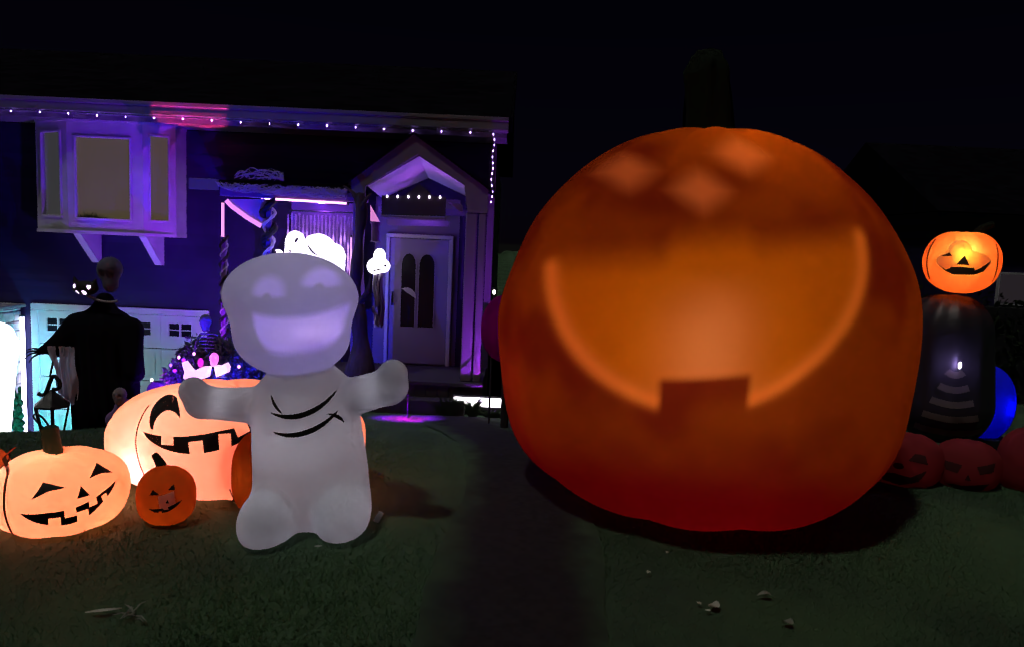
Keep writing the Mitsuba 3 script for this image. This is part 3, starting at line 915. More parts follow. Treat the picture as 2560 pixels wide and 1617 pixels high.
def big_col(p, n, uv):
    """Orange nylon with projected face light painted into its colour: a wide soft-edged smile with a pale rim, two eyes and a nose."""
    u = (p.x - FACE['x0']) / FACE['w']
    v = (p.z - FACE['z0'] - (p.x - FACE['x0']) * FACE['tilt']) / FACE['h']
    front = sm(0.0, 0.3, float(BC[1]) - p.y)
    rr = dr.sqrt(u * u + v * v)
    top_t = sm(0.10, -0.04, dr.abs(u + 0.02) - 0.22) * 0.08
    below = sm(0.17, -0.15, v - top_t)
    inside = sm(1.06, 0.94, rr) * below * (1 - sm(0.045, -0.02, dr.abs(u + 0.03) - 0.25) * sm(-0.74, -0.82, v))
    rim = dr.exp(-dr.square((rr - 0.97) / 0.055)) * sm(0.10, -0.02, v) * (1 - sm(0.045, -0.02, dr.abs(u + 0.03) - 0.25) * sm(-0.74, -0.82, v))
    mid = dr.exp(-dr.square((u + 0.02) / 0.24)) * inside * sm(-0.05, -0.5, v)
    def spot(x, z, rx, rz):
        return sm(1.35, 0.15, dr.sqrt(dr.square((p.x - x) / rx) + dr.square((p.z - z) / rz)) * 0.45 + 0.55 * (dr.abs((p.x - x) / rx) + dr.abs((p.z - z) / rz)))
    eyes = dr.maximum(dr.maximum(spot(0.76, 2.55, .22, .18), spot(1.52, 2.68, .23, .17)), spot(1.20, 2.41, .21, .17))
    a = mikit.fbm(p.x * 1.5, p.y * 1.5, p.z * 1.5)
    base = mikit.mix(mi.Color3f(0.15, 0.023, 0.012), mi.Color3f(0.235, 0.062, 0.010), sm(0.32, 0.66, a))
    # dim red light of the base painted into the skin colour, upper edge wavy
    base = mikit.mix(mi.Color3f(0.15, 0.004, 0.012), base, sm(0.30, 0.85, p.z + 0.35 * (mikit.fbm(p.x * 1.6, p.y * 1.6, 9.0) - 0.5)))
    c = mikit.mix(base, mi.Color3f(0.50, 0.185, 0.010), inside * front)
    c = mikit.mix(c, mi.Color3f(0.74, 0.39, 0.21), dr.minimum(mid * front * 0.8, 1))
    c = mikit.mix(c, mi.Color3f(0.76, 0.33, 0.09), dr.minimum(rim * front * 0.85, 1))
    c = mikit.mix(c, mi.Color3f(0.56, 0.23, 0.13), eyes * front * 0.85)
    return c


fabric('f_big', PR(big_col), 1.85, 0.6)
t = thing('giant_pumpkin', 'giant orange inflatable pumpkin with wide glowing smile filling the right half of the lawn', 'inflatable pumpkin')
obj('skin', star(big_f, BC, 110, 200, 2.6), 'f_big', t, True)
sp = np.array([[1.60, 6.2, 2.86], [1.57, 6.2, 3.08], [1.54, 6.18, 3.3], [1.48, 6.15, 3.52], [1.42, 6.12, 3.60]])
st = tube(spline(sp, 24), np.interp(np.linspace(0, 1, 24), [0, .2, .8, .93, 1], [.30, .20, .17, .15, .04]), 18)
st.vertices += st.vertex_normals * (.03 * np.sin(np.arctan2(st.vertices[:, 1] - 6.17, st.vertices[:, 0] - 1.53) * 6))[:, None]
obj('stem', st, 'm_stem_dim', t, True)
bulb(t, (1.34, 5.15, 1.28), .07, (64, 34, 15))
bulb(t, (2.15, 5.60, 1.60), .05, (50, 21, 3))
bulb(t, (0.85, 5.60, 1.60), .05, (44, 15, 2))
bulb(t, (1.70, 5.60, 2.50), .06, (88, 36, 6))
bulb(t, (1.60, 5.40, 0.42), .05, (60, .1, 7))
bulb(t, (0.50, 5.80, 1.0), .05, (42, .3, 12))

# ---------------------------------------------------------------- the pale bandaged inflatable
HC = np.array([-1.49, 4.86, 1.50])


def mummy_f(P):
    # head: wide brow, narrower chin, flat top
    d = ell(P, np.array([-1.495, 4.86, 1.585]), (.445, .40, .295))
    d = smin(d, ell(P, np.array([-1.485, 4.86, 1.32]), (.385, .35, .27)), .12)
    b = cone(P * [1, 1.18, 1], np.array([-1.355, 4.90 * 1.18, .36]), np.array([-1.40, 4.90 * 1.18, .80]), .395, .365)
    b = smin(b, ell(P, np.array([-1.545, 4.62, .13]), (.19, .32, .205)), .11)
    b = smin(b, ell(P, np.array([-1.085, 4.72, .16]), (.185, .29, .22)), .11)
    b = smin(b, ell(P, np.array([-1.33, 4.82, .17]), (.32, .25, .18)), .06)
    b = smax(b, 0.02 - P[:, 2], .03)
    arm = smin(cone(P, (-1.62, 4.86, .83), (-2.06, 4.80, .845), .13, .105), cone(P, (-2.08, 4.80, .86), (-2.125, 4.78, .93), .105, .092), .05)
    arm2 = smin(cone(P, (-1.12, 4.88, .90), (-.84, 4.84, 1.0), .135, .12), cone(P, (-.80, 4.82, 1.02), (-.785, 4.8, 1.10), .12, .10), .06)
    b = smin(smin(b, arm, .05), arm2, .05)
    return smin(d, b, .035)


def mummy_col(p, n, uv):
    """Grey-white nylon; light of the projected eyes and smile is painted in as soft-edged paler lavender."""
    front = sm(0.0, 0.12, 4.80 - p.y)
    x, z = p.x, p.z
    def arch(cx, cz):
        a = sm(.135, .055, dr.sqrt(dr.square(x - cx) + dr.square((z - cz) * 1.05)))
        return a * sm(cz - .05, cz - .01, z) * (1 - sm(.05, .02, dr.sqrt(dr.square((x - cx + .005) * 1.2) + dr.square(z - cz + .045))))
    eyes = dr.maximum(arch(-1.52, 1.640), arch(-1.225, 1.71))
    zt = 1.545 + (x + 1.35) * 0.12 + dr.square((x + 1.35) / .27) * 0.045 - .055
    u = (x + 1.345) / .285
    zb = 1.265 + (x + 1.35) * 0.13 + 0.20 * (u * u * u * u)
    smile = sm(.030, -.030, z - zt) * sm(-.045, .035, z - zb) * sm(1.06, .88, dr.abs(u))
    f = dr.maximum(eyes * .75, smile) * front
    a = mikit.fbm(x * 3, p.y * 3, z * 3)
    return mikit.mix(mi.Color3f(.42, .425, .46) * (.93 + .14 * a), mi.Color3f(.74, .66, 1.0), f)


fabric('f_mummy', PR(mummy_col), 1.0, .6)
t = thing('mummy_inflatable', 'pale grey inflatable mummy with raised arms and a lavender smile', 'inflatable mummy')
obj('skin', body(mummy_f, (-2.35, 4.1, -.04), (-.5, 5.45, 1.98), .024), 'f_mummy', t, True)
O = np.array([-1.35, 4.9, 0.0])
for pl in ([(-1.52, .72), (-1.36, .715), (-1.24, .76), (-1.13, .86)], [(-1.54, .845), (-1.40, .83), (-1.27, .87), (-1.15, .985)]):
    c = spline([(a + 1.35, b) for a, b in pl], 30)
    tt = np.gradient(c, axis=0)
    tt /= np.linalg.norm(tt, axis=1, keepdims=True)
    n2 = np.stack([-tt[:, 1], tt[:, 0]], 1)
    w = .017 * np.sin(np.pi * np.linspace(.02, .98, 30)) ** .7
    obj('bandage', decal(mummy_f, O, 0, Polygon(np.vstack([c + n2 * w[:, None], (c - n2 * w[:, None])[::-1]])).buffer(0), .004, .02, .8), 'm_print', t, True)
for pl in ([(-1.555, .96), (-1.52, .90), (-1.46, .845)], [(-1.19, .845), (-1.13, .82), (-1.095, .775)]):
    obj('bandage', decal(mummy_f, O, 0, stroke([(a + 1.35, b) for a, b in pl], .010), .005, .02, .8), 'm_print', t, True)
bulb(t, (-1.47, 4.9, 1.55), .045, (24, 22, 27))
bulb(t, (-1.36, 4.74, 1.42), .03, (40, 30, 92))
bulb(t, (-1.94, 4.82, .85), .016, (62, 60, 65))
bulb(t, (-.90, 4.84, .98), .016, (62, 60, 66))
bulb(t, (-1.39, 4.9, .62), .05, (31, 31, 34))
bulb(t, (-1.55, 4.55, .16), .022, (48, 48, 51))
bulb(t, (-1.08, 4.64, .2), .022, (46, 46, 49))
solo('ground_tag', bx(-.905, -.865, 4.935, 4.945, .0, .085, .003).apply_transform(trimesh.transformations.rotation_matrix(.5, [0, 1, 0], [-.88, 4.94, .04])), 'm_tag', 'small white tag staked beside the right foot of the mummy', 'tag', False)


# ---------------------------------------------------------------- lit pumpkins at the left
def jack(label, c, R, yaw, col, bulbs, eyes, nose, mouth, seams, stem, rib=.04, n=8, low=2.8, fs=1.0, group=None, mat=None, size=.03, trans=1.0, print_mat='m_print', dimple=.16, e=2.2, lump=.03, name='jack_o_lantern'):
    c, R = np.asarray(c, float), np.asarray(R, float)
    f = pumpkin_f(c, R, n=n, rib=rib, e=e, dimple=dimple, yaw=yaw, lump=lump, seed=int(abs(c[0]) * 100), low=low)
    key = mat or numbered('f_jack')
    if not mat:
        fabric(key, col, trans)
    t = thing(name, label, 'inflatable pumpkin', group)
    obj('skin', star(f, c, 56, 104, 2.2), key, t, True)
    for k, ps in (('eye', eyes), ('nose', nose), ('mouth', mouth)):
        for pl in ps:
            obj(k, decal(f, c, yaw, affinity.scale(pl.buffer(0), fs, (1 + fs) / 2, origin=(.03, .04)), .004, size, 2.0), print_mat, t, True)
    for pl in seams:
        obj('seam', decal(f, c, yaw, LineString(spline(pl, 24) if len(pl) > 2 else pl).buffer(.0045), .003, .03, 2.0), 'm_seam', t, True)
    if stem:
        pts, r0, r1, m = stem
        q = spline(pts, 14)
        obj('stem', tube(q, np.linspace(r0, r1, 14) * np.where(np.arange(14) == 13, .6, 1), 12), m, t)
    for b in bulbs:
        bulb(t, *b, boost=1.6)
    return t


P_ = lambda *pts: Polygon(pts)


def teeth_mouth(x0, x1, zt, depth, lift, teeth_up, teeth_dn):
    """A grin: thin crescent with square teeth cut from its upper and lower edge."""
    xs_ = np.linspace(x0, x1, 40)
    u = (xs_ - (x0 + x1) / 2) / ((x1 - x0) / 2)
    top = zt + lift[0] * (1 - u) / 2 + lift[1] * (1 + u) / 2 + .42 * depth * u ** 2
    bot = top - depth * (1 - u ** 2) ** .8
    m = Polygon(np.vstack([np.column_stack([xs_, top]), np.column_stack([xs_, bot])[::-1]])).buffer(0)
    for a, w, hh, an in teeth_up:
        z = np.interp(a, xs_, top)
        m = m.difference(affinity.rotate(sbox(a - w / 2, z - hh, a + w / 2, z + .05), an))
    for a, w, hh, an in teeth_dn:
        z = np.interp(a, xs_, bot)
        m = m.difference(affinity.rotate(sbox(a - w / 2, z - .05, a + w / 2, z + hh), an))
    return m


# small one in front
ORG = (0.90, 0.32, 0.215)
jack('bright orange lit inflatable jack-o-lantern with wide toothy grin, left foreground', (-2.985, 4.71, .235), (.42, .41, .27), .75, ORG,
     [((-3.30, 4.58, .22), .034, (190, 140, 130)), ((-3.0, 4.66, .24), .045, (100, 74, 44)), ((-2.80, 4.70, .12), .03, (90, 56, 26))],
     [P_((-.25, .07), (-.175, .16), (-.055, .125), (-.15, .11)), P_((.10, .15), (.175, .215), (.265, .145), (.19, .16))],
     [P_((.005, .05), (.035, .12), (.085, .055))],
     [teeth_mouth(-.31, .275, -.065, .105, (-.0, .115), [(-.04, .07, .055, 6), (.10, .055, .045, 10)], [(-.125, .07, .055, 3), (.04, .075, .06, 6), (.195, .04, .035, 22)])],
     [[(-.22, .27), (-.33, .12), (-.335, -.08), (-.27, -.24)], [(.06, -.19), (.065, -.25), (.075, -.29)], [(.02, .31), (.03, .27)]],
     ([(-3.06, 4.76, .44), (-3.08, 4.77, .53), (-3.10, 4.78, .645)], .058, .052, 'm_stem'), fs=.90)
# the wide one behind
jack('wide peach lit inflatable pumpkin with crescent eye and crooked grin behind the mummy', (-2.13, 5.60, .405), (1.01, .70, .43), .28, (0.92, 0.39, 0.25),
     [((-2.62, 5.17, .27), .036, (260, 190, 230)), ((-2.35, 5.42, .42), .055, (130, 86, 72)), ((-1.55, 5.45, .40), .055, (115, 72, 54)), ((-2.85, 5.45, .40), .035, (90, 44, 20))],
     [affinity.translate(Point(0, 0).buffer(.112, 32).difference(affinity.translate(affinity.scale(Point(0, 0).buffer(.112, 32), .92, .92), .035, -.06)).difference(sbox(-.2, -.3, .2, -.075)).union(Polygon()), -.46, .255)],
     [],
     [teeth_mouth(-.60, .30, .11, .125, (-.01, .15), [(-.42, .085, .055, 2), (.07, .09, .055, 28)], [(-.22, .095, .085, 8), (-.03, .085, .095, 6)])],
     [[(-.60, .30), (-.655, .12), (-.62, -.08), (-.52, -.29)], [(.0, -.22), (.012, -.28), (.02, -.33)]],
     None, rib=.05, n=9, size=.04, dimple=.10, e=2.3)
solo('strap', decal(pumpkin_f((-2.13, 5.62, .415), (1.01, .70, .435), n=9, rib=.05, e=2.3, dimple=.10, yaw=.28, lump=.03, seed=213, low=2.8), (-2.13, 5.62, .415), .28, stroke([(.04, -.25), (.03, -.33), (-.04, -.39)], .022), .02, .03, 2.0), 'm_print',
     'short dark curved tail low on the front of the wide peach pumpkin', 'strap', True)
ORD = (0.52, 0.14, 0.025)
jack('small dark orange inflatable pumpkin with pink nose leaning against the wide peach pumpkin', (-2.31, 4.78, .20), (.192, .17, .20), .42, ORD,
     [((-2.31, 4.76, .10), .02, (32, 15, 6))],
     [P_((-.095, .05), (-.075, .085), (-.035, .055)), P_((.015, .085), (.05, .115), (.055, .08))],
     [P_((.0, -.0), (.012, .022), (.022, -.002))],
     [teeth_mouth(-.10, .10, -.055, .032, (-.0, .05), [(.0, .03, .015, 4)], [(-.03, .02, .012, 0)])], [],
     ([(-2.37, 4.84, .375), (-2.40, 4.85, .42), (-2.43, 4.85, .46)], .035, .02, 'm_stem_dim'), rib=.02, size=.015, dimple=.06)
nf = pumpkin_f((-2.31, 4.78, .20), (.192, .17, .20), n=8, rib=.02, e=2.2, dimple=.06, yaw=.42, lump=.03, seed=231, low=2.8)
scene['f_nose'] = {'type': 'principledthin', 'base_color': rgb(.92, .55, .42), 'roughness': .6, 'diff_trans': 1.0, 'spec_trans': 0.0}
labels_key = [k for k in labels if labels[k].get('label', '').startswith('small dark orange')][0]
obj('nose_patch', decal(nf, (-2.31, 4.78, .20), .42, P_((-.045, .045), (.05, .075), (.062, -.02), (.02, -.05), (-.035, -.045)), .0025, .02, 1.0), 'f_nose', labels_key, True)
jack('round dark orange inflatable pumpkin half hidden behind the left side of the mummy', (-1.72, 4.98, .32), (.215, .17, .31), .3, ORD,
     [((-1.74, 4.96, .30), .02, (40, 18, 7))], [], [], [], [], None, rib=.02, dimple=.06)
jack('orange inflatable pumpkin with dark mouth cut off by the left picture edge', (-3.78, 4.95, .20), (.26, .24, .24), .6, (0.62, .20, .06),
     [((-3.72, 4.9, .2), .022, (40, 17, 9))], [], [], [teeth_mouth(-.12, .24, -.02, .07, (0, .12), [(.06, .05, .03, 8)], [])], [], None, rib=.03)

# ---------------------------------------------------------------- far left: stone pillar, glowing ghost, bucket
t = thing('stone_pillar', 'stone block pillar at the left picture edge beside the garage', 'pillar')
obj('core', bx(-8.62, -7.95, 11.06, 11.58, -1.7, .64), 'm_mortar', t)
g = np.random.default_rng(5)
z = -1.6
r_ = 0
while z < .60:
    h = .14 + .06 * g.random()
    h = min(h, .645 - z)
    x = -8.66
    while x < -7.92:
        w = .16 + .18 * g.random()
        x1 = min(x + w, -7.91)
        if -7.91 - x1 < .08:
            x1 = -7.91
        s = bx(x + .006, x1 - .006, 11.02 - .03 * g.random(), 11.12, z + .006, z + h - .006, .018)
        obj('stone', s, 'm_stone', t, False)
        x = x1
    y = 11.13
    while y < 11.56:
        y1 = min(y + .15 + .15 * g.random(), 11.57)
        obj('stone', bx(-7.99, -7.92 + .025 * g.random(), y + .006, y1 - .006, z + .006, z + h - .006, .015), 'm_stone', t, False)
        y = y1
    z += h
obj('cap', bx(-8.72, -7.85, 10.98, 11.62, .645, .70, .012), 'm_concrete', t)
solo('pillar_lamp', body(lambda P: ell(P, np.array([-8.28, 11.3, .79]), (.17, .16, .11)), (-8.5, 11.1, .65), (-8.05, 11.5, .93), .025), 'm_tag', 'dim white rounded lamp on top of the stone pillar', 'lamp', True, emit=(.16, .17, .28))
t = thing('glowing_ghost', 'tall overexposed white glowing ghost standing at the left picture edge', 'ghost')
gf = lambda P: smin(cone(P, (-7.10, 9.9, .35), (-7.10, 9.9, .42), .24, .20), cone(P, (-7.20, 9.9, -1.0), (-7.12, 9.9, .2), .19, .24), .1)
obj('cloth', body(gf, (-7.6, 9.5, -1.4), (-6.7, 10.3, .85), .03), 'm_tag', t, True, emit=(2.6, 2.8, 2.9), weight=6)
floodlight((-6.9, 9.9, -1.02), (-7.65, 11.1, -1.15), (.5, 24, 28), 60, 35, 'small cyan floodlight on the driveway aimed at the pillar', 'driveway floodlights', weight=3)
floodlight((-6.55, 10.1, -1.05), (-7.3, 11.6, -.25), (5.2, 4.4, 8.6), 30, 12, 'small lilac floodlight added on the driveway to brighten the left half of the garage door', 'driveway floodlights', weight=2)  # added lamp, lifts the garage door where the tube only grazes it
floodlight((-5.5, 9.6, -.95), (-5.3, 11.6, .15), (.35, 2.4, 2.9), 42, 20, 'small teal floodlight on the driveway aimed at the garage door', 'driveway floodlights', weight=2)
t = thing('bucket', 'cyan-lit slatted bucket standing at the foot of the pillar', 'bucket')
obj('body', lathe([(.13, -1.5), (.17, -1.2), (.16, -1.2), (.125, -1.48), (0, -1.48)], 20, (-7.72, 10.85)), 'm_bucket', t)
obj('hoop', lathe([(.142, -1.42), (.147, -1.42), (.150, -1.39), (.145, -1.39)], 20, (-7.72, 10.85)), 'm_iron', t)
obj('hoop', lathe([(.165, -1.26), (.170, -1.26), (.173, -1.23), (.168, -1.23)], 20, (-7.72, 10.85)), 'm_iron', t)
solo('cypress', cat_([ball((-7.55 + .03 * math.sin(i * 2.4), 10.9 + .05 * math.cos(i * 2.4), -1.40 + i * .04), (.05 * (1 - i / 24) + .02, .05 * (1 - i / 24) + .02, .06), 1) for i in range(22)]), 'm_leaf',
     'narrow dark conifer standing between pillar and light tube', 'conifer', True)

# ---------------------------------------------------------------- cloaked reaper
t = thing('reaper', 'tall black-cloaked reaper figure reaching its arm toward the garage', 'reaper figure')


def cloak_f(P):
    b = cone(P * [1, 1.35, 1], np.array([-4.83, 8.5 * 1.35, -.10]), np.array([-4.83, 8.5 * 1.35, .62]), .31, .32)
    b = smin(b, ell(P, np.array([-4.83, 8.5, .80]), (.345, .25, .25)), .10)
    b = smin(b, cone(P, (-4.85, 8.5, .9), (-4.82, 8.5, 1.12), .17, .10), .08)
    b = smin(b, cone(P, (-5.02, 8.5, -.9), (-5.0, 8.5, .1), .15, .2), .10)
    b = smin(b, cone(P, (-4.60, 8.5, -.95), (-4.64, 8.5, .1), .13, .18), .10)
    b = smin(b, cone(P, (-5.12, 8.48, .80), (-5.36, 8.42, .56), .17, .12), .06)
    b = smin(b, cone(P, (-5.34, 8.42, .58), (-5.52, 8.38, .52), .11, .05), .05)
    b = smin(b, cone(P, (-4.5, 8.46, .80), (-4.42, 8.38, .32), .15, .11), .06)
    th = np.arctan2(P[:, 1] - 8.5, P[:, 0] + 4.83)
    return b + .022 * np.sin(th * 13 + 2 * np.sin(P[:, 2] * 3)) * np.clip(1.1 - P[:, 2], 0, 1)


cloak = body(cloak_f, (-5.7, 7.95, -1.12), (-4.0, 9.05, 1.3), .028)
obj('cloak', cloak, 'm_cloth_black', t, True)
# bony hand with five fingers at the end of the sleeve
fing = [((-5.52, 8.37, .53), (-5.60, 8.33, .545), (-5.645, 8.30, .52)), ((-5.53, 8.36, .515), (-5.615, 8.31, .51), (-5.66, 8.29, .47)), ((-5.53, 8.36, .50), (-5.61, 8.31, .475), (-5.65, 8.29, .42)),
        ((-5.52, 8.37, .485), (-5.585, 8.33, .44), (-5.61, 8.31, .385)), ((-5.50, 8.35, .51), (-5.545, 8.28, .53), (-5.585, 8.25, .52))]
hm = [ball((-5.50, 8.38, .51), (.045, .03, .035))] + [tube(spline(f_, 8), np.linspace(.013, .006, 8), 6) for f_ in fing]
obj('hand', cat_(hm), 'm_cloth_black', t)
# skull head
sk = np.array([-4.755, 8.5, 1.45])
skf = lambda P: smax(smax(smin(ell(P, sk + [0, 0, .045], (.135, .15, .15)), ell(P, sk + [.03, -.04, -.12], (.085, .09, .10)), .05), -ell(P, sk + [.065, -.15, .0], (.034, .06, .05)), .012), -ell(P, sk + [-.02, -.155, .0], (.036, .06, .045)), .012)
obj('skull', body(skf, sk - .3, sk + .3, .014), 'm_bonedark', t, True)
obj('collar', tube(spline([(-4.98, 8.34, 1.22), (-4.85, 8.30, 1.17), (-4.70, 8.32, 1.13), (-4.62, 8.4, 1.14)], 16), .016, 6), 'm_web', t)
# torn satin sleeve lining below the arm
for k, (x, w0, w1, z1, sw) in enumerate(((-5.22, .10, .13, -.02, .05), (-5.13, .12, .16, -.06, .02), (-5.31, .06, .06, .05, .10))):
    m = cloth_tail(x, 8.30 - .02 * k, .60, z1, w0, w1, sw, k * 1.7)
    obj('sleeve_lining', m, 'm_satin', t, True)
# glowing mask on its shoulder
t = thing('glowing_mask', 'small black mask with glowing lilac eyes and teeth on the reaper shoulder', 'mask')
mc = np.array([-4.93, 8.30, 1.28])
mf = lambda P: smin(smin(ell(P, mc, (.145, .08, .085)), cone(P, mc + [-.10, 0, .05], mc + [-.125, 0, .115], .035, .012), .02), cone(P, mc + [.10, 0, .05], mc + [.12, 0, .10], .035, .012), .02)
obj('shell', body(mf, mc - .2, mc + .2, .012), 'm_dark', t, True)
for nme, pl in (('eye', affinity.rotate(affinity.scale(Point(-.088, .022).buffer(.022), .85, 1.1), 20)), ('eye', P_((.055, .02), (.06, .042), (.078, .034), (.095, .04), (.10, .012), (.078, -.012))),
                ('mouth', affinity.rotate(affinity.scale(Point(-.052, -.042).buffer(.018), 1.3, .6), -40)), ('mouth', P_((.0, -.03), (.018, -.02), (.04, -.025), (.052, -.05), (.035, -.07), (.01, -.068)))):
    obj(nme, decal(mf, mc, 0, pl, .004, .02, .4), 'm_tag', t, True, emit=(2.4, 1.7, 2.7), weight=0)

# iron lantern the reaper holds out
t = thing('iron_lantern', 'black iron lantern hanging in front of the garage door below the reaper hand', 'lantern')
lx, ly = -5.28, 8.20
obj('roof', lathe([(.02, .10), (.05, .06), (.20, -.075), (.20, -.095), (.0, -.095)], 6, (lx, ly)), 'm_iron', t, False)
obj('hanger', cat_(tube(spline([(lx + .01, ly, .11), (lx + .09, ly, .20), (lx + .03, ly, .26), (lx - .03, ly, .16), (lx - .16, ly, .05)], 24), .022, 7), tube([(lx - .02, ly, .25), (lx - .015, ly + .1, .52)], .012, 6)), 'm_iron', t)
for k in range(6):
    a = k * math.pi / 3
    obj('bar', tube([(lx + .19 * math.cos(a), ly + .19 * math.sin(a), -.09), (lx + .12 * math.cos(a), ly + .12 * math.sin(a), -.42)], .010, 6), 'm_iron', t)
obj('spine', tube([(lx, ly, -.09), (lx, ly, -.44)], .014, 6), 'm_iron', t)
obj('scroll', tube(spline([(lx - .19, ly - .05, -.20), (lx - .05, ly - .05, -.26), (lx + .0, ly - .05, -.38), (lx - .12, ly - .05, -.30), (lx - .19, ly - .05, -.20)], 24), .010, 6), 'm_iron', t)
obj('base', lathe([(0, -.42), (.13, -.42), (.16, -.47), (0, -.47)], 6, (lx, ly)), 'm_iron', t, False)
obj('pole', tube([(lx, ly, -.47), (lx, ly, -1.0)], .018, 7), 'm_iron', t)

# ---------------------------------------------------------------- lights and figures between reaper and porch
t = thing('lit_bush', 'dark rounded bush wrapped in blue and violet fairy lights behind the wide pumpkin', 'bush')
bc = np.array([-3.72, 9.15, .14])


def leaf_cloud(c, r, n, size, seed, shell=.55):
    g = np.random.default_rng(seed)
    d = g.normal(size=(n, 3))
    d /= np.linalg.norm(d, axis=1, keepdims=True)
    k = meshkit.fbm(d * 2.2 + seed, 3)
    rad = (shell + (1 - shell) * g.random(n) ** .6) * (.68 + .6 * k)
    P = np.asarray(c) + d * rad[:, None] * np.asarray(r)
    a = g.normal(size=(n, 3))
    a /= np.linalg.norm(a, axis=1, keepdims=True)
    b = np.cross(a, g.normal(size=(n, 3)))
    b /= np.linalg.norm(b, axis=1, keepdims=True)
    s = size * (.6 + .8 * g.random(n))[:, None]
    V = np.stack([P - a * s, P + b * s * .45, P + a * s, P - b * s * .45], 1).reshape(-1, 3)
    return V, np.arange(4 * n).reshape(-1, 4)


obj('foliage', leaf_cloud(bc, (.70, .42, .52), 4600, .042, 3), 'm_bushleaf', t, False, stuff=True)
obj('stem', tube([(bc[0], bc[1], -.5), (bc[0], bc[1], .1)], .05, 8), 'm_bark', t)
g = np.random.default_rng(12)
for k, (x, z) in enumerate([(-4.18, .46), (-4.02, .50), (-4.05, .33), (-4.28, .36), (-3.80, .13), (-3.42, .38), (-3.35, .18), (-3.29, .18), (-3.24, .06), (-4.0, .22)]):
    obj('light', ball((x * .965, 8.66 + .1 * g.random(), z), (.017, .017, .023), 2), 'm_lampbody', t, True, emit=((3.2, .9, 2.6) if k not in (3, 9) else (.9, .3, 2.4)), weight=0)
obj('blue_lamps', cat_([ball(c_, .028, 1) for c_ in ((-3.52, 8.72, .27), (-3.24, 8.80, .10), (-3.42, 8.70, .02), (-3.66, 8.72, .10), (-3.30, 8.74, -.12))]), 'm_lampbody', t, True, emit=(.25, .25, 9), stuff=True)
obj('violet_lamps', cat_([ball(c_, .022, 1) for c_ in ((-4.12, 8.76, .28), (-3.92, 8.72, .06), (-4.0, 8.74, .42))]), 'm_lampbody', t, True, emit=(1.2, .05, 8), stuff=True)


floodlight((-3.25, 8.05, .0), (-3.50, 9.0, .35), (.5, .6, 62), 50, 20, 'small blue floodlight added on the lawn to brighten the lit bush', None, .035)  # added lamp, gives the foliage its blue glow
floodlight((-3.95, 8.0, -.06), (-4.05, 9.0, .38), (3.4, .05, 15), 45, 15, 'small violet floodlight added on the lawn to brighten the left of the lit bush', None, .035)  # added lamp, violet fill for the foliage


def pot(label, pts, y, depth):
    t = thing('glowing_skull_bowl', label, 'lantern', 'glowing pink bowls in the bush')
    m = extrude_xz(Polygon(pts).buffer(.012).buffer(-.006), y, y + depth)
    obj('bowl', m, 'm_tag', t, False, emit=(1.15, .56, .92), weight=3)
    lo = np.array(pts)[:, 1].min()
    xx = np.array(pts)[:, 0]
    obj('base', bx(xx.min() + .03, xx.max() - .01, y + .005, y + depth - .005, lo - .035, lo - .008, .004), 'm_iron', t)


pot('glowing pink bowl with a tall pointed left lip in the lit bush', [(-3.93, .42), (-3.90, .31), (-3.915, .24), (-3.86, .195), (-3.66, .25), (-3.635, .37), (-3.72, .36), (-3.80, .31), (-3.845, .31)], 8.55, .14)
pot('small glowing pink bowl with crossed top at the right of the lit bush', [(-3.545, .39), (-3.52, .27), (-3.41, .32), (-3.40, .38), (-3.425, .425), (-3.48, .385)], 8.55, .12)
# magenta lit skeleton behind the bowls
t = thing('skeleton', 'dim hanging skeleton torso lit magenta from below above the bush', 'skeleton')
sx, sy = -3.78, 8.95
hf2 = lambda P: smin(ell(P, np.array([sx - .04, sy, .88]), (.07, .08, .085)), ell(P, np.array([sx - .03, sy - .03, .80]), (.045, .05, .05)), .03)
obj('skull', body(hf2, (sx - .2, sy - .2, .7), (sx + .2, sy + .2, 1.0), .012), 'm_bonedark', t, True)
obj('spine', tube([(sx, sy, .76), (sx - .02, sy + .02, .58), (sx, sy, .38)], .018, 7), 'm_bonedark', t)
for k in range(6):
    z = .72 - k * .045
    a = np.linspace(-2.6, 2.6, 16) + math.pi / 2 * -1
    obj('rib', tube(np.stack([sx + (.10 + .008 * k) * np.cos(a), sy + .07 * np.sin(a), z - .02 * np.sin(a)], 1), .009, 6), 'm_bonedark', t)
for s in (-1, 1):
    obj('arm', tube(spline([(sx + s * .10, sy, .72), (sx + s * .16, sy - .03, .55), (sx + s * .10, sy - .14, .42)], 12), np.linspace(.018, .010, 12), 6), 'm_bonedark', t)
mg = np.array([-3.60, 8.68, .47])
t = thing('skull_lantern', 'small magenta glowing skull lantern above the pink bowls', 'lantern')
gfm = lambda P: smax(smin(ell(P, mg, (.055, .05, .07)), ell(P, mg + [0, -.01, -.06], (.04, .04, .04)), .02), -ell(P, mg + [-.015, -.05, .01], (.025, .04, .04)), .01)
obj('shell', body(gfm, mg - .14, mg + .14, .01), 'm_tag', t, True, emit=(1.0, .06, .75), weight=0)
t = thing('magenta_light', 'blurred magenta lamp left of the glowing skull lantern', 'lamp')
obj('bulb', ball((-3.74, 8.62, .42), (.035, .03, .06)), 'm_lampbody', t, True, emit=(.95, .02, .75), weight=0)

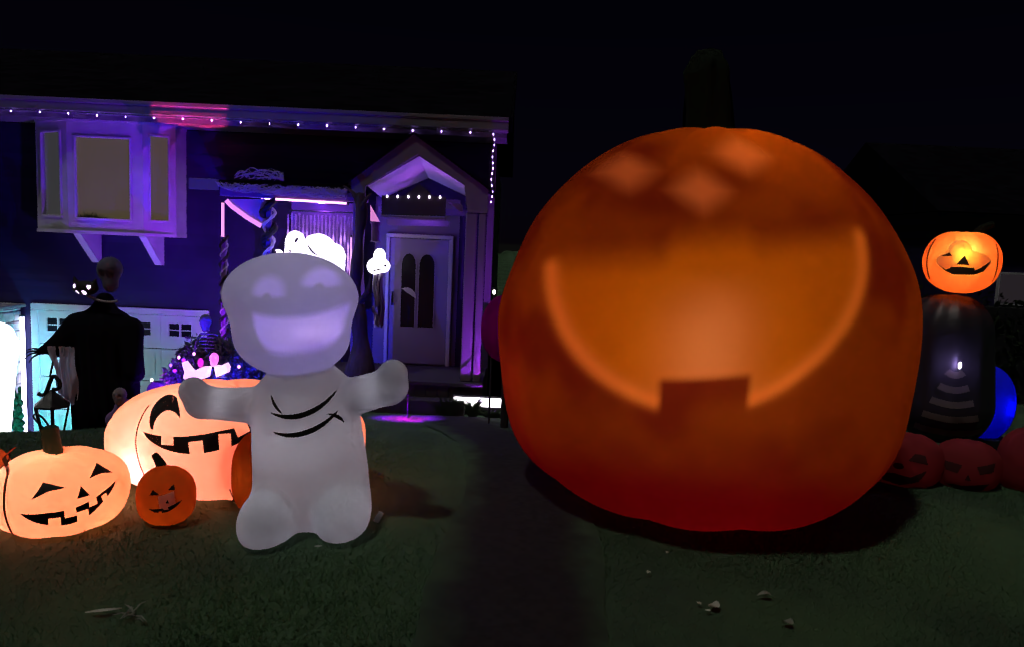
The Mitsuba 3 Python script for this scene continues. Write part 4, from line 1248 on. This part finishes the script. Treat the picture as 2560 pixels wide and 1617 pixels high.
# tombstones, violet doll and small white lamp
solo('tombstone', extrude_xz(unary_union([sbox(-4.46, -.8, -4.24, .02), Point(-4.35, .02).buffer(.11)]), 8.75, 8.83), 'm_tomb', 'dark round-topped tombstone beside the lit bush', 'tombstone', False)
t = thing('small_ghost', 'small pale pointed ghost in front of the dark tombstone', 'ghost')
obj('cloth', body(lambda P: cone(P, (-4.24, 8.4, -.55), (-4.22, 8.4, -.09), .14, .02), (-4.5, 8.1, -.8), (-4.0, 8.7, .05), .02), 'm_satin', t, True)
t = thing('garden_lamp', 'tiny white garden lamp to the right of the reaper', 'lamp')
obj('bulb', ball((-4.50, 8.95, .11), (.019, .019, .022)), 'm_lampbody', t, True, emit=(3.5, 3.0, 2.6), weight=0)
obj('pole', tube([(-4.50, 8.95, .09), (-4.50, 8.95, -.9)], .008, 6), 'm_iron', t)
t = thing('shrouded_doll', 'small violet shrouded doll with pale skull face right of the reaper', 'doll')
df = lambda P: smin(cone(P, (-4.40, 8.15, -.75), (-4.42, 8.15, -.05), .24, .10), cone(P, (-4.55, 8.15, -.2), (-4.28, 8.12, -.2), .08, .08), .1)
obj('shroud', body(df, (-4.8, 7.8, -1.05), (-4.0, 8.5, .15), .022), 'm_purplecloth', t, True)
dk = np.array([-4.44, 8.10, .10])
dkf = lambda P: smax(smax(smin(ell(P, dk, (.075, .08, .085)), ell(P, dk + [.01, -.02, -.07], (.05, .05, .05)), .03), -ell(P, dk + [.03, -.075, .0], (.018, .03, .022)), .008), -ell(P, dk + [-.03, -.075, .0], (.018, .03, .022)), .008)
obj('head', body(dkf, dk - .17, dk + .17, .01), 'm_bone', t, True)
floodlight((-4.15, 7.55, -.30), (-4.42, 8.15, -.25), (.35, .02, 1.6), 60, 30, 'small violet floodlight on the lawn aimed at the shrouded doll', None, .04, weight=1)

# ---------------------------------------------------------------- between porch and giant pumpkin
t = thing('light_bar', 'bright white light bar lying in the bed at the right of the porch steps', 'light bar')
obj('diffuser', bx(-.78, -.10, 10.06, 10.10, -.30, -.17, .015), 'm_lampbody', t, False, emit=(3.2, 3.0, 3.1), weight=4)
obj('housing', bx(-.80, -.08, 10.101, 10.16, -.36, -.15, .01), 'm_iron', t)
for k, (x, w, h, n, s) in enumerate(((-.87, .13, .22, 40, 1), (-.50, .06, .24, 26, 2), (-.22, .16, .12, 40, 3))):
    g = np.random.default_rng(40 + k)
    V, F = [], []
    for i in range(n):
        b = np.array([x + (g.random() - .5) * w, 9.93 + .06 * g.random(), -.45])
        d = np.array([(g.random() - .5) * .25, -.02 + .04 * g.random(), h * (.5 + .6 * g.random())])
        q = np.array([.010, 0, 0])
        j = len(V)
        q = np.array([.022, 0, 0])
        d = d * 1.35
        V += [b - q, b + q, b + d * .6 + q * .8, b + d + [d[0] * .6, 0, 0], b + d * .6 - q * .8]
        F += [[j, j + 1, j + 2], [j, j + 2, j + 4], [j + 4, j + 2, j + 3]]
    solo('bed_plant', (np.array(V), np.array(F)), 'm_leaf', ['low dark plant at the left end of the white light bar', 'thin upright dark plant before the middle of the white light bar', 'drooping dark plant at the right end of the white light bar'][k], 'plant', False)
t = thing('path_lamp', 'tiny white lamp on a thin dark pole left of the giant pumpkin', 'lamp')
obj('bulb', ball((-.24, 9.0, 1.40), (.022, .022, .03)), 'm_lampbody', t, True, emit=(4, 3.8, 3.4), weight=0)
obj('pole', tube([(-.24, 9.0, 1.37), (-.24, 9.02, .5), (-.24, 9.0, -.6)], .012, 7), 'm_iron', t)
obj('hood', lathe([(0, 1.46), (.05, 1.435), (.05, 1.43), (0, 1.435)], 12, (-.24, 9.0)), 'm_iron', t)
fabric('f_magenta', (.26, .006, .18), 1.2)
t = thing('magenta_inflatable', 'dim magenta glowing inflatable mostly hidden behind the left side of the giant pumpkin', 'inflatable')
obj('skin', body(lambda P: ell(P, np.array([-.10, 8.6, 1.0]), (.27, .26, .40)), (-.6, 8.2, .4), (.4, 9.0, 1.5), .035), 'f_magenta', t, True)
bulb(t, (-.06, 8.55, 1.0), .03, (7, .2, 6))
obj('stand', tube([(-.05, 8.6, .65), (-.04, 8.6, .2), (-.04, 8.6, -.6)], .05, 8), 'm_dark', t)

# ---------------------------------------------------------------- right: pumpkin-headed reaper on three pumpkins
t = thing('pumpkin_reaper', 'black-robed inflatable reaper with glowing pumpkin head at the right', 'inflatable reaper')
hc = np.array([4.42, 7.2, 2.03])
head_f = pumpkin_f(hc, (.345, .32, .315), n=8, rib=.05, e=2.2, dimple=.12, yaw=-.4, lump=.04, seed=8)
fabric('f_head', (0.80, 0.19, 0.045), 1.0)
obj('head', star(head_f, hc, 50, 90, 1.0), 'f_head', t, True)
fabric('f_facepatch', (0.95, 0.78, 0.42), 1.0)
fy = -.50
obj('face_patch', decal(head_f, hc, fy, unary_union([affinity.scale(Point(.0, .0).buffer(.20, 32), 1.12, .55), affinity.scale(Point(-.04, .10).buffer(.1, 24), 1, 1)]), .003, .025, 1.0), 'f_facepatch', t, True)
matte('m_headprint', (.10, .060, .03), .7)
obj('nose', decal(head_f, hc, fy, P_((-.055, -.03), (0.0, .055), (.045, -.03)), .006, .02, 1.0), 'm_headprint', t, True)
mth = Polygon([(-.20, -.04), (-.14, -.085), (-.11, -.07), (-.10, -.055), (.085, -.055), (.095, -.08), (.14, -.055), (.22, .015), (.17, -.085), (.09, -.12), (-.08, -.125), (-.15, -.09)])
obj('mouth', decal(head_f, hc, fy, mth.buffer(0), .006, .02, 1.0), 'm_headprint', t, True)
obj('eye', decal(head_f, hc, fy, affinity.rotate(P_((-.19, .05), (-.12, .075), (-.10, .04)), 10), .006, .02, 1.0), 'm_headprint', t, True)
for sl in ([(.255, .18), (.28, .0), (.26, -.18)], [(-.25, .2), (-.30, .0), (-.26, -.18)]):
    obj('seam', decal(head_f, hc, fy, LineString(spline(sl, 20)).buffer(.005), .004, .03, 1.0), 'm_seam', t, True)
obj('stem', tube(spline([(4.55, 7.25, 2.26), (4.62, 7.25, 2.36), (4.72, 7.25, 2.41)], 10), np.linspace(.06, .03, 10), 10), 'm_stem_dim', t)
bulb(t, (4.30, 6.985, 2.09), .04, (140, 112, 62))
bulb(t, (4.50, 7.2, 1.98), .03, (45, 15, 5))


def robe_f(P):
    b = cone(P * [1, 1.12, 1], np.array([4.42, 7.25 * 1.12, .62]), np.array([4.38, 7.25 * 1.12, 1.30]), .46, .42)
    b = smax(b, P[:, 2] - 1.74, .12)
    b = smax(b, .20 - P[:, 2], .10)
    th = np.arctan2(P[:, 1] - 7.25, P[:, 0] - 4.4)
    return b + .008 * np.sin(th * 11)


scene['m_robe'] = {'type': 'twosided', 'b': {'type': 'principled', 'base_color': rgb(.024, .022, .030), 'roughness': .45, 'specular': .45}}
obj('robe', body(robe_f, (3.7, 6.6, .0), (5.1, 7.9, 1.9), .03), 'm_robe', t, True)
matte('m_ribprint', (.13, .11, .10), .7)
ro = np.array([4.48, 7.25, 0.0])
for k in range(5):
    w = .07 + .055 * k
    z = .98 - .145 * k
    c = np.array([(-w, z), (0, z - .03), (w, z)])
    q = spline(c, 20)
    obj('rib_print', decal(robe_f, ro, -.50, LineString(q).buffer(.033, cap_style=2), .004, .03, 1.2), 'm_ribprint', t, True)
obj('lamp', ball((4.24, 6.76, 1.06), (.015, .015, .032), 2), 'm_lampbody', t, True, emit=(52, 38, 105), weight=4)
fabric('f_red', (.27, .042, .05), .9)
for nm, c, R, yaw, lab, ey, no, mo, L in (
        ('left', (3.68, 6.50, .20), (.32, .26, .26), -.45, 'dim red pumpkin partly hidden behind the right edge of the giant pumpkin, left of three', [P_((-.0, .06), (.05, .12), (.13, .11), (.16, .03))], [affinity.scale(Point(-.07, .0).buffer(.035), 1.2, .8)], [Polygon([(-.22, -.10), (-.10, -.07), (.03, -.09), (.16, -.02), (.10, -.13), (-.05, -.18), (-.18, -.16)])], 10),
        ('mid', (4.24, 6.50, .18), (.29, .26, .24), -.5, 'dim red pumpkin with skull-like nose under the robe, middle of three', [P_((-.19, .06), (-.05, .05), (-.08, -.03), (-.17, -.02)), P_((.06, .05), (.20, .09), (.19, .01), (.09, -.02))], [P_((-.02, -.08), (.0, -.02), (.025, -.08))], [Polygon([(-.16, -.15), (.0, -.13), (.17, -.10), (.12, -.17), (-.08, -.19)])], 6),
        ('right', (4.86, 6.48, .24), (.32, .28, .33), -.6, 'dim red pumpkin cut off by the right picture edge, right of three', [P_((.02, .05), (.10, .12), (.16, .04))], [], [Polygon([(.0, -.09), (.1, -.06), (.22, -.05), (.12, -.14)])], 8)):
    jack(lab, c, R, yaw, None, [((c[0], c[1] - .04, c[2]), .022, (L, L * .22, L * .2))], ey, no, mo, [], None, mat='f_red', rib=.04, print_mat='m_printred', name='pumpkin')
fabric('f_blue', (.03, .05, .85), 1.0)
t = thing('blue_inflatable', 'blue glowing inflatable behind the right side of the black robe', 'inflatable')
obj('skin', body(lambda P: ell(P, np.array([5.19, 7.75, .52]), (.29, .24, .42)), (4.8, 7.4, .0), (5.6, 8.1, 1.05), .03), 'f_blue', t, True)
bulb(t, (5.30, 7.62, .52), .035, (.4, .7, 26))
obj('base', lathe([(0, -.2), (.2, -.2), (.22, .16), (0, .16)], 16, (5.19, 7.75)), 'm_dark', t)

# ---------------------------------------------------------------- far right: neighbour house, hedge
t = thing('neighbour_house', 'dim distant house with one faintly lit grey window at the right', 'house')
obj('wall', bx(11.5, 20, 20.02, 28, -1, 3.4), 'm_siding', t)
obj('roof', extrude_yz(Polygon([(19.5, 3.40), (24, 5.8), (28.5, 3.40)]), 11.2, 20.4), 'm_shingle', t, False)
w = obj('window', bx(13.30, 14.25, 19.96, 20.015, .95, 1.85), 'm_trim', t)
obj('pane', bx(13.36, 14.19, 19.95, 19.956, 1.01, 1.79), 'm_lampbody', w, False, emit=(.016, .012, .015), weight=0)


t = thing('hedge', 'long dark clipped hedge added behind the lawn to cover the lit far ground at the right', 'hedge')  # added to keep the moonlit ground beyond the lawn dark
obj('core', bx(.6, 11.0, 13.2, 13.7, -.7, 1.25), 'm_dark', t)
hv, hf_, hn = [], [], 0
for k in range(16):
    v, f = leaf_cloud((.7 + k * .68, 13.4, .35), (.62, .42, 1.15), 900, .06, 70 + k, .75)
    hv.append(v)
    hf_.append(f + hn)
    hn += len(v)
obj('foliage', (np.vstack(hv), np.vstack(hf_)), 'm_leaf', t, False, stuff=True)

# ---------------------------------------------------------------- litter on the lawn


def leaf(x, y, L, w, rot, curl, label, mat='m_dryleaf', lift=.035):
    n = 12
    u = np.linspace(0, 1, n)
    half = w * np.sin(np.pi * np.clip(u, .03, .97)) ** .8
    z = float(ground_z(x, y)) + lift + curl * (u - .5) ** 2 * 4
    bend = .18 * L * (u - .5) ** 2 * 4
    V = []
    for s in (-1, 0, 1):
        V.append(np.stack([(u - .5) * L, s * half + bend, z + abs(s) * w * .35], 1))
    V = np.vstack(V)
    c, s_ = math.cos(rot), math.sin(rot)
    V = np.stack([x + V[:, 0] * c - V[:, 1] * s_, y + V[:, 0] * s_ + V[:, 1] * c, V[:, 2]], 1)
    F = [[r * n + i, r * n + i + 1, (r + 1) * n + i + 1, (r + 1) * n + i] for r in (0, 1) for i in range(n - 1)]
    solo('fallen_leaf', (V, np.array(F)), mat, label, 'leaf', True)


leaf(-2.04, 3.53, .17, .016, .35, -.015, 'long pale curved fallen leaf on the lawn at lower left')
leaf(1.21, 3.87, .085, .026, .7, .01, 'pale fallen leaf in a small cluster on the lawn below the giant pumpkin')
leaf(1.13, 3.90, .035, .012, 2.2, .0, 'small pale leaf scrap left of the leaf cluster')
leaf(1.16, 3.82, .035, .012, .2, .0, 'small pale leaf scrap just below the leaf cluster')
leaf(1.55, 4.03, .085, .02, .1, -.025, 'grey arched fallen leaf on the lawn, right of the leaf cluster', 'm_straw', .05)
leaf(.91, 4.27, .035, .013, 1.4, .0, 'pale leaf scrap on the lawn left of the leaf cluster, the nearer of two')
leaf(1.09, 4.58, .035, .010, 1.6, .0, 'pale leaf scrap on the lawn close to the giant pumpkin, the farther of two')
leaf(1.57, 3.72, .06, .025, .5, .01, 'dull olive fallen leaf near the bottom picture edge', 'm_straw')
leaf(-1.17, 4.42, .05, .018, .3, .0, 'dim grey leaf in front of the mummy feet', 'm_straw')
st = []
g = np.random.default_rng(2)
for i in range(9):
    a = g.random() * 6.28
    c = np.array([-1.89 + .03 * g.normal(), 3.52 + .03 * g.normal(), .03])
    d = np.array([math.cos(a), math.sin(a), .25 * g.random()]) * (.04 + .07 * g.random())
    st.append(tube([c - d * .3, c + d * .4 + [0, 0, .012], c + d], [.003, .005, .001], 5))
solo('straw_tuft', cat_(st), 'm_straw', 'tuft of pale dry straw right of the long curved leaf', 'straw', False)
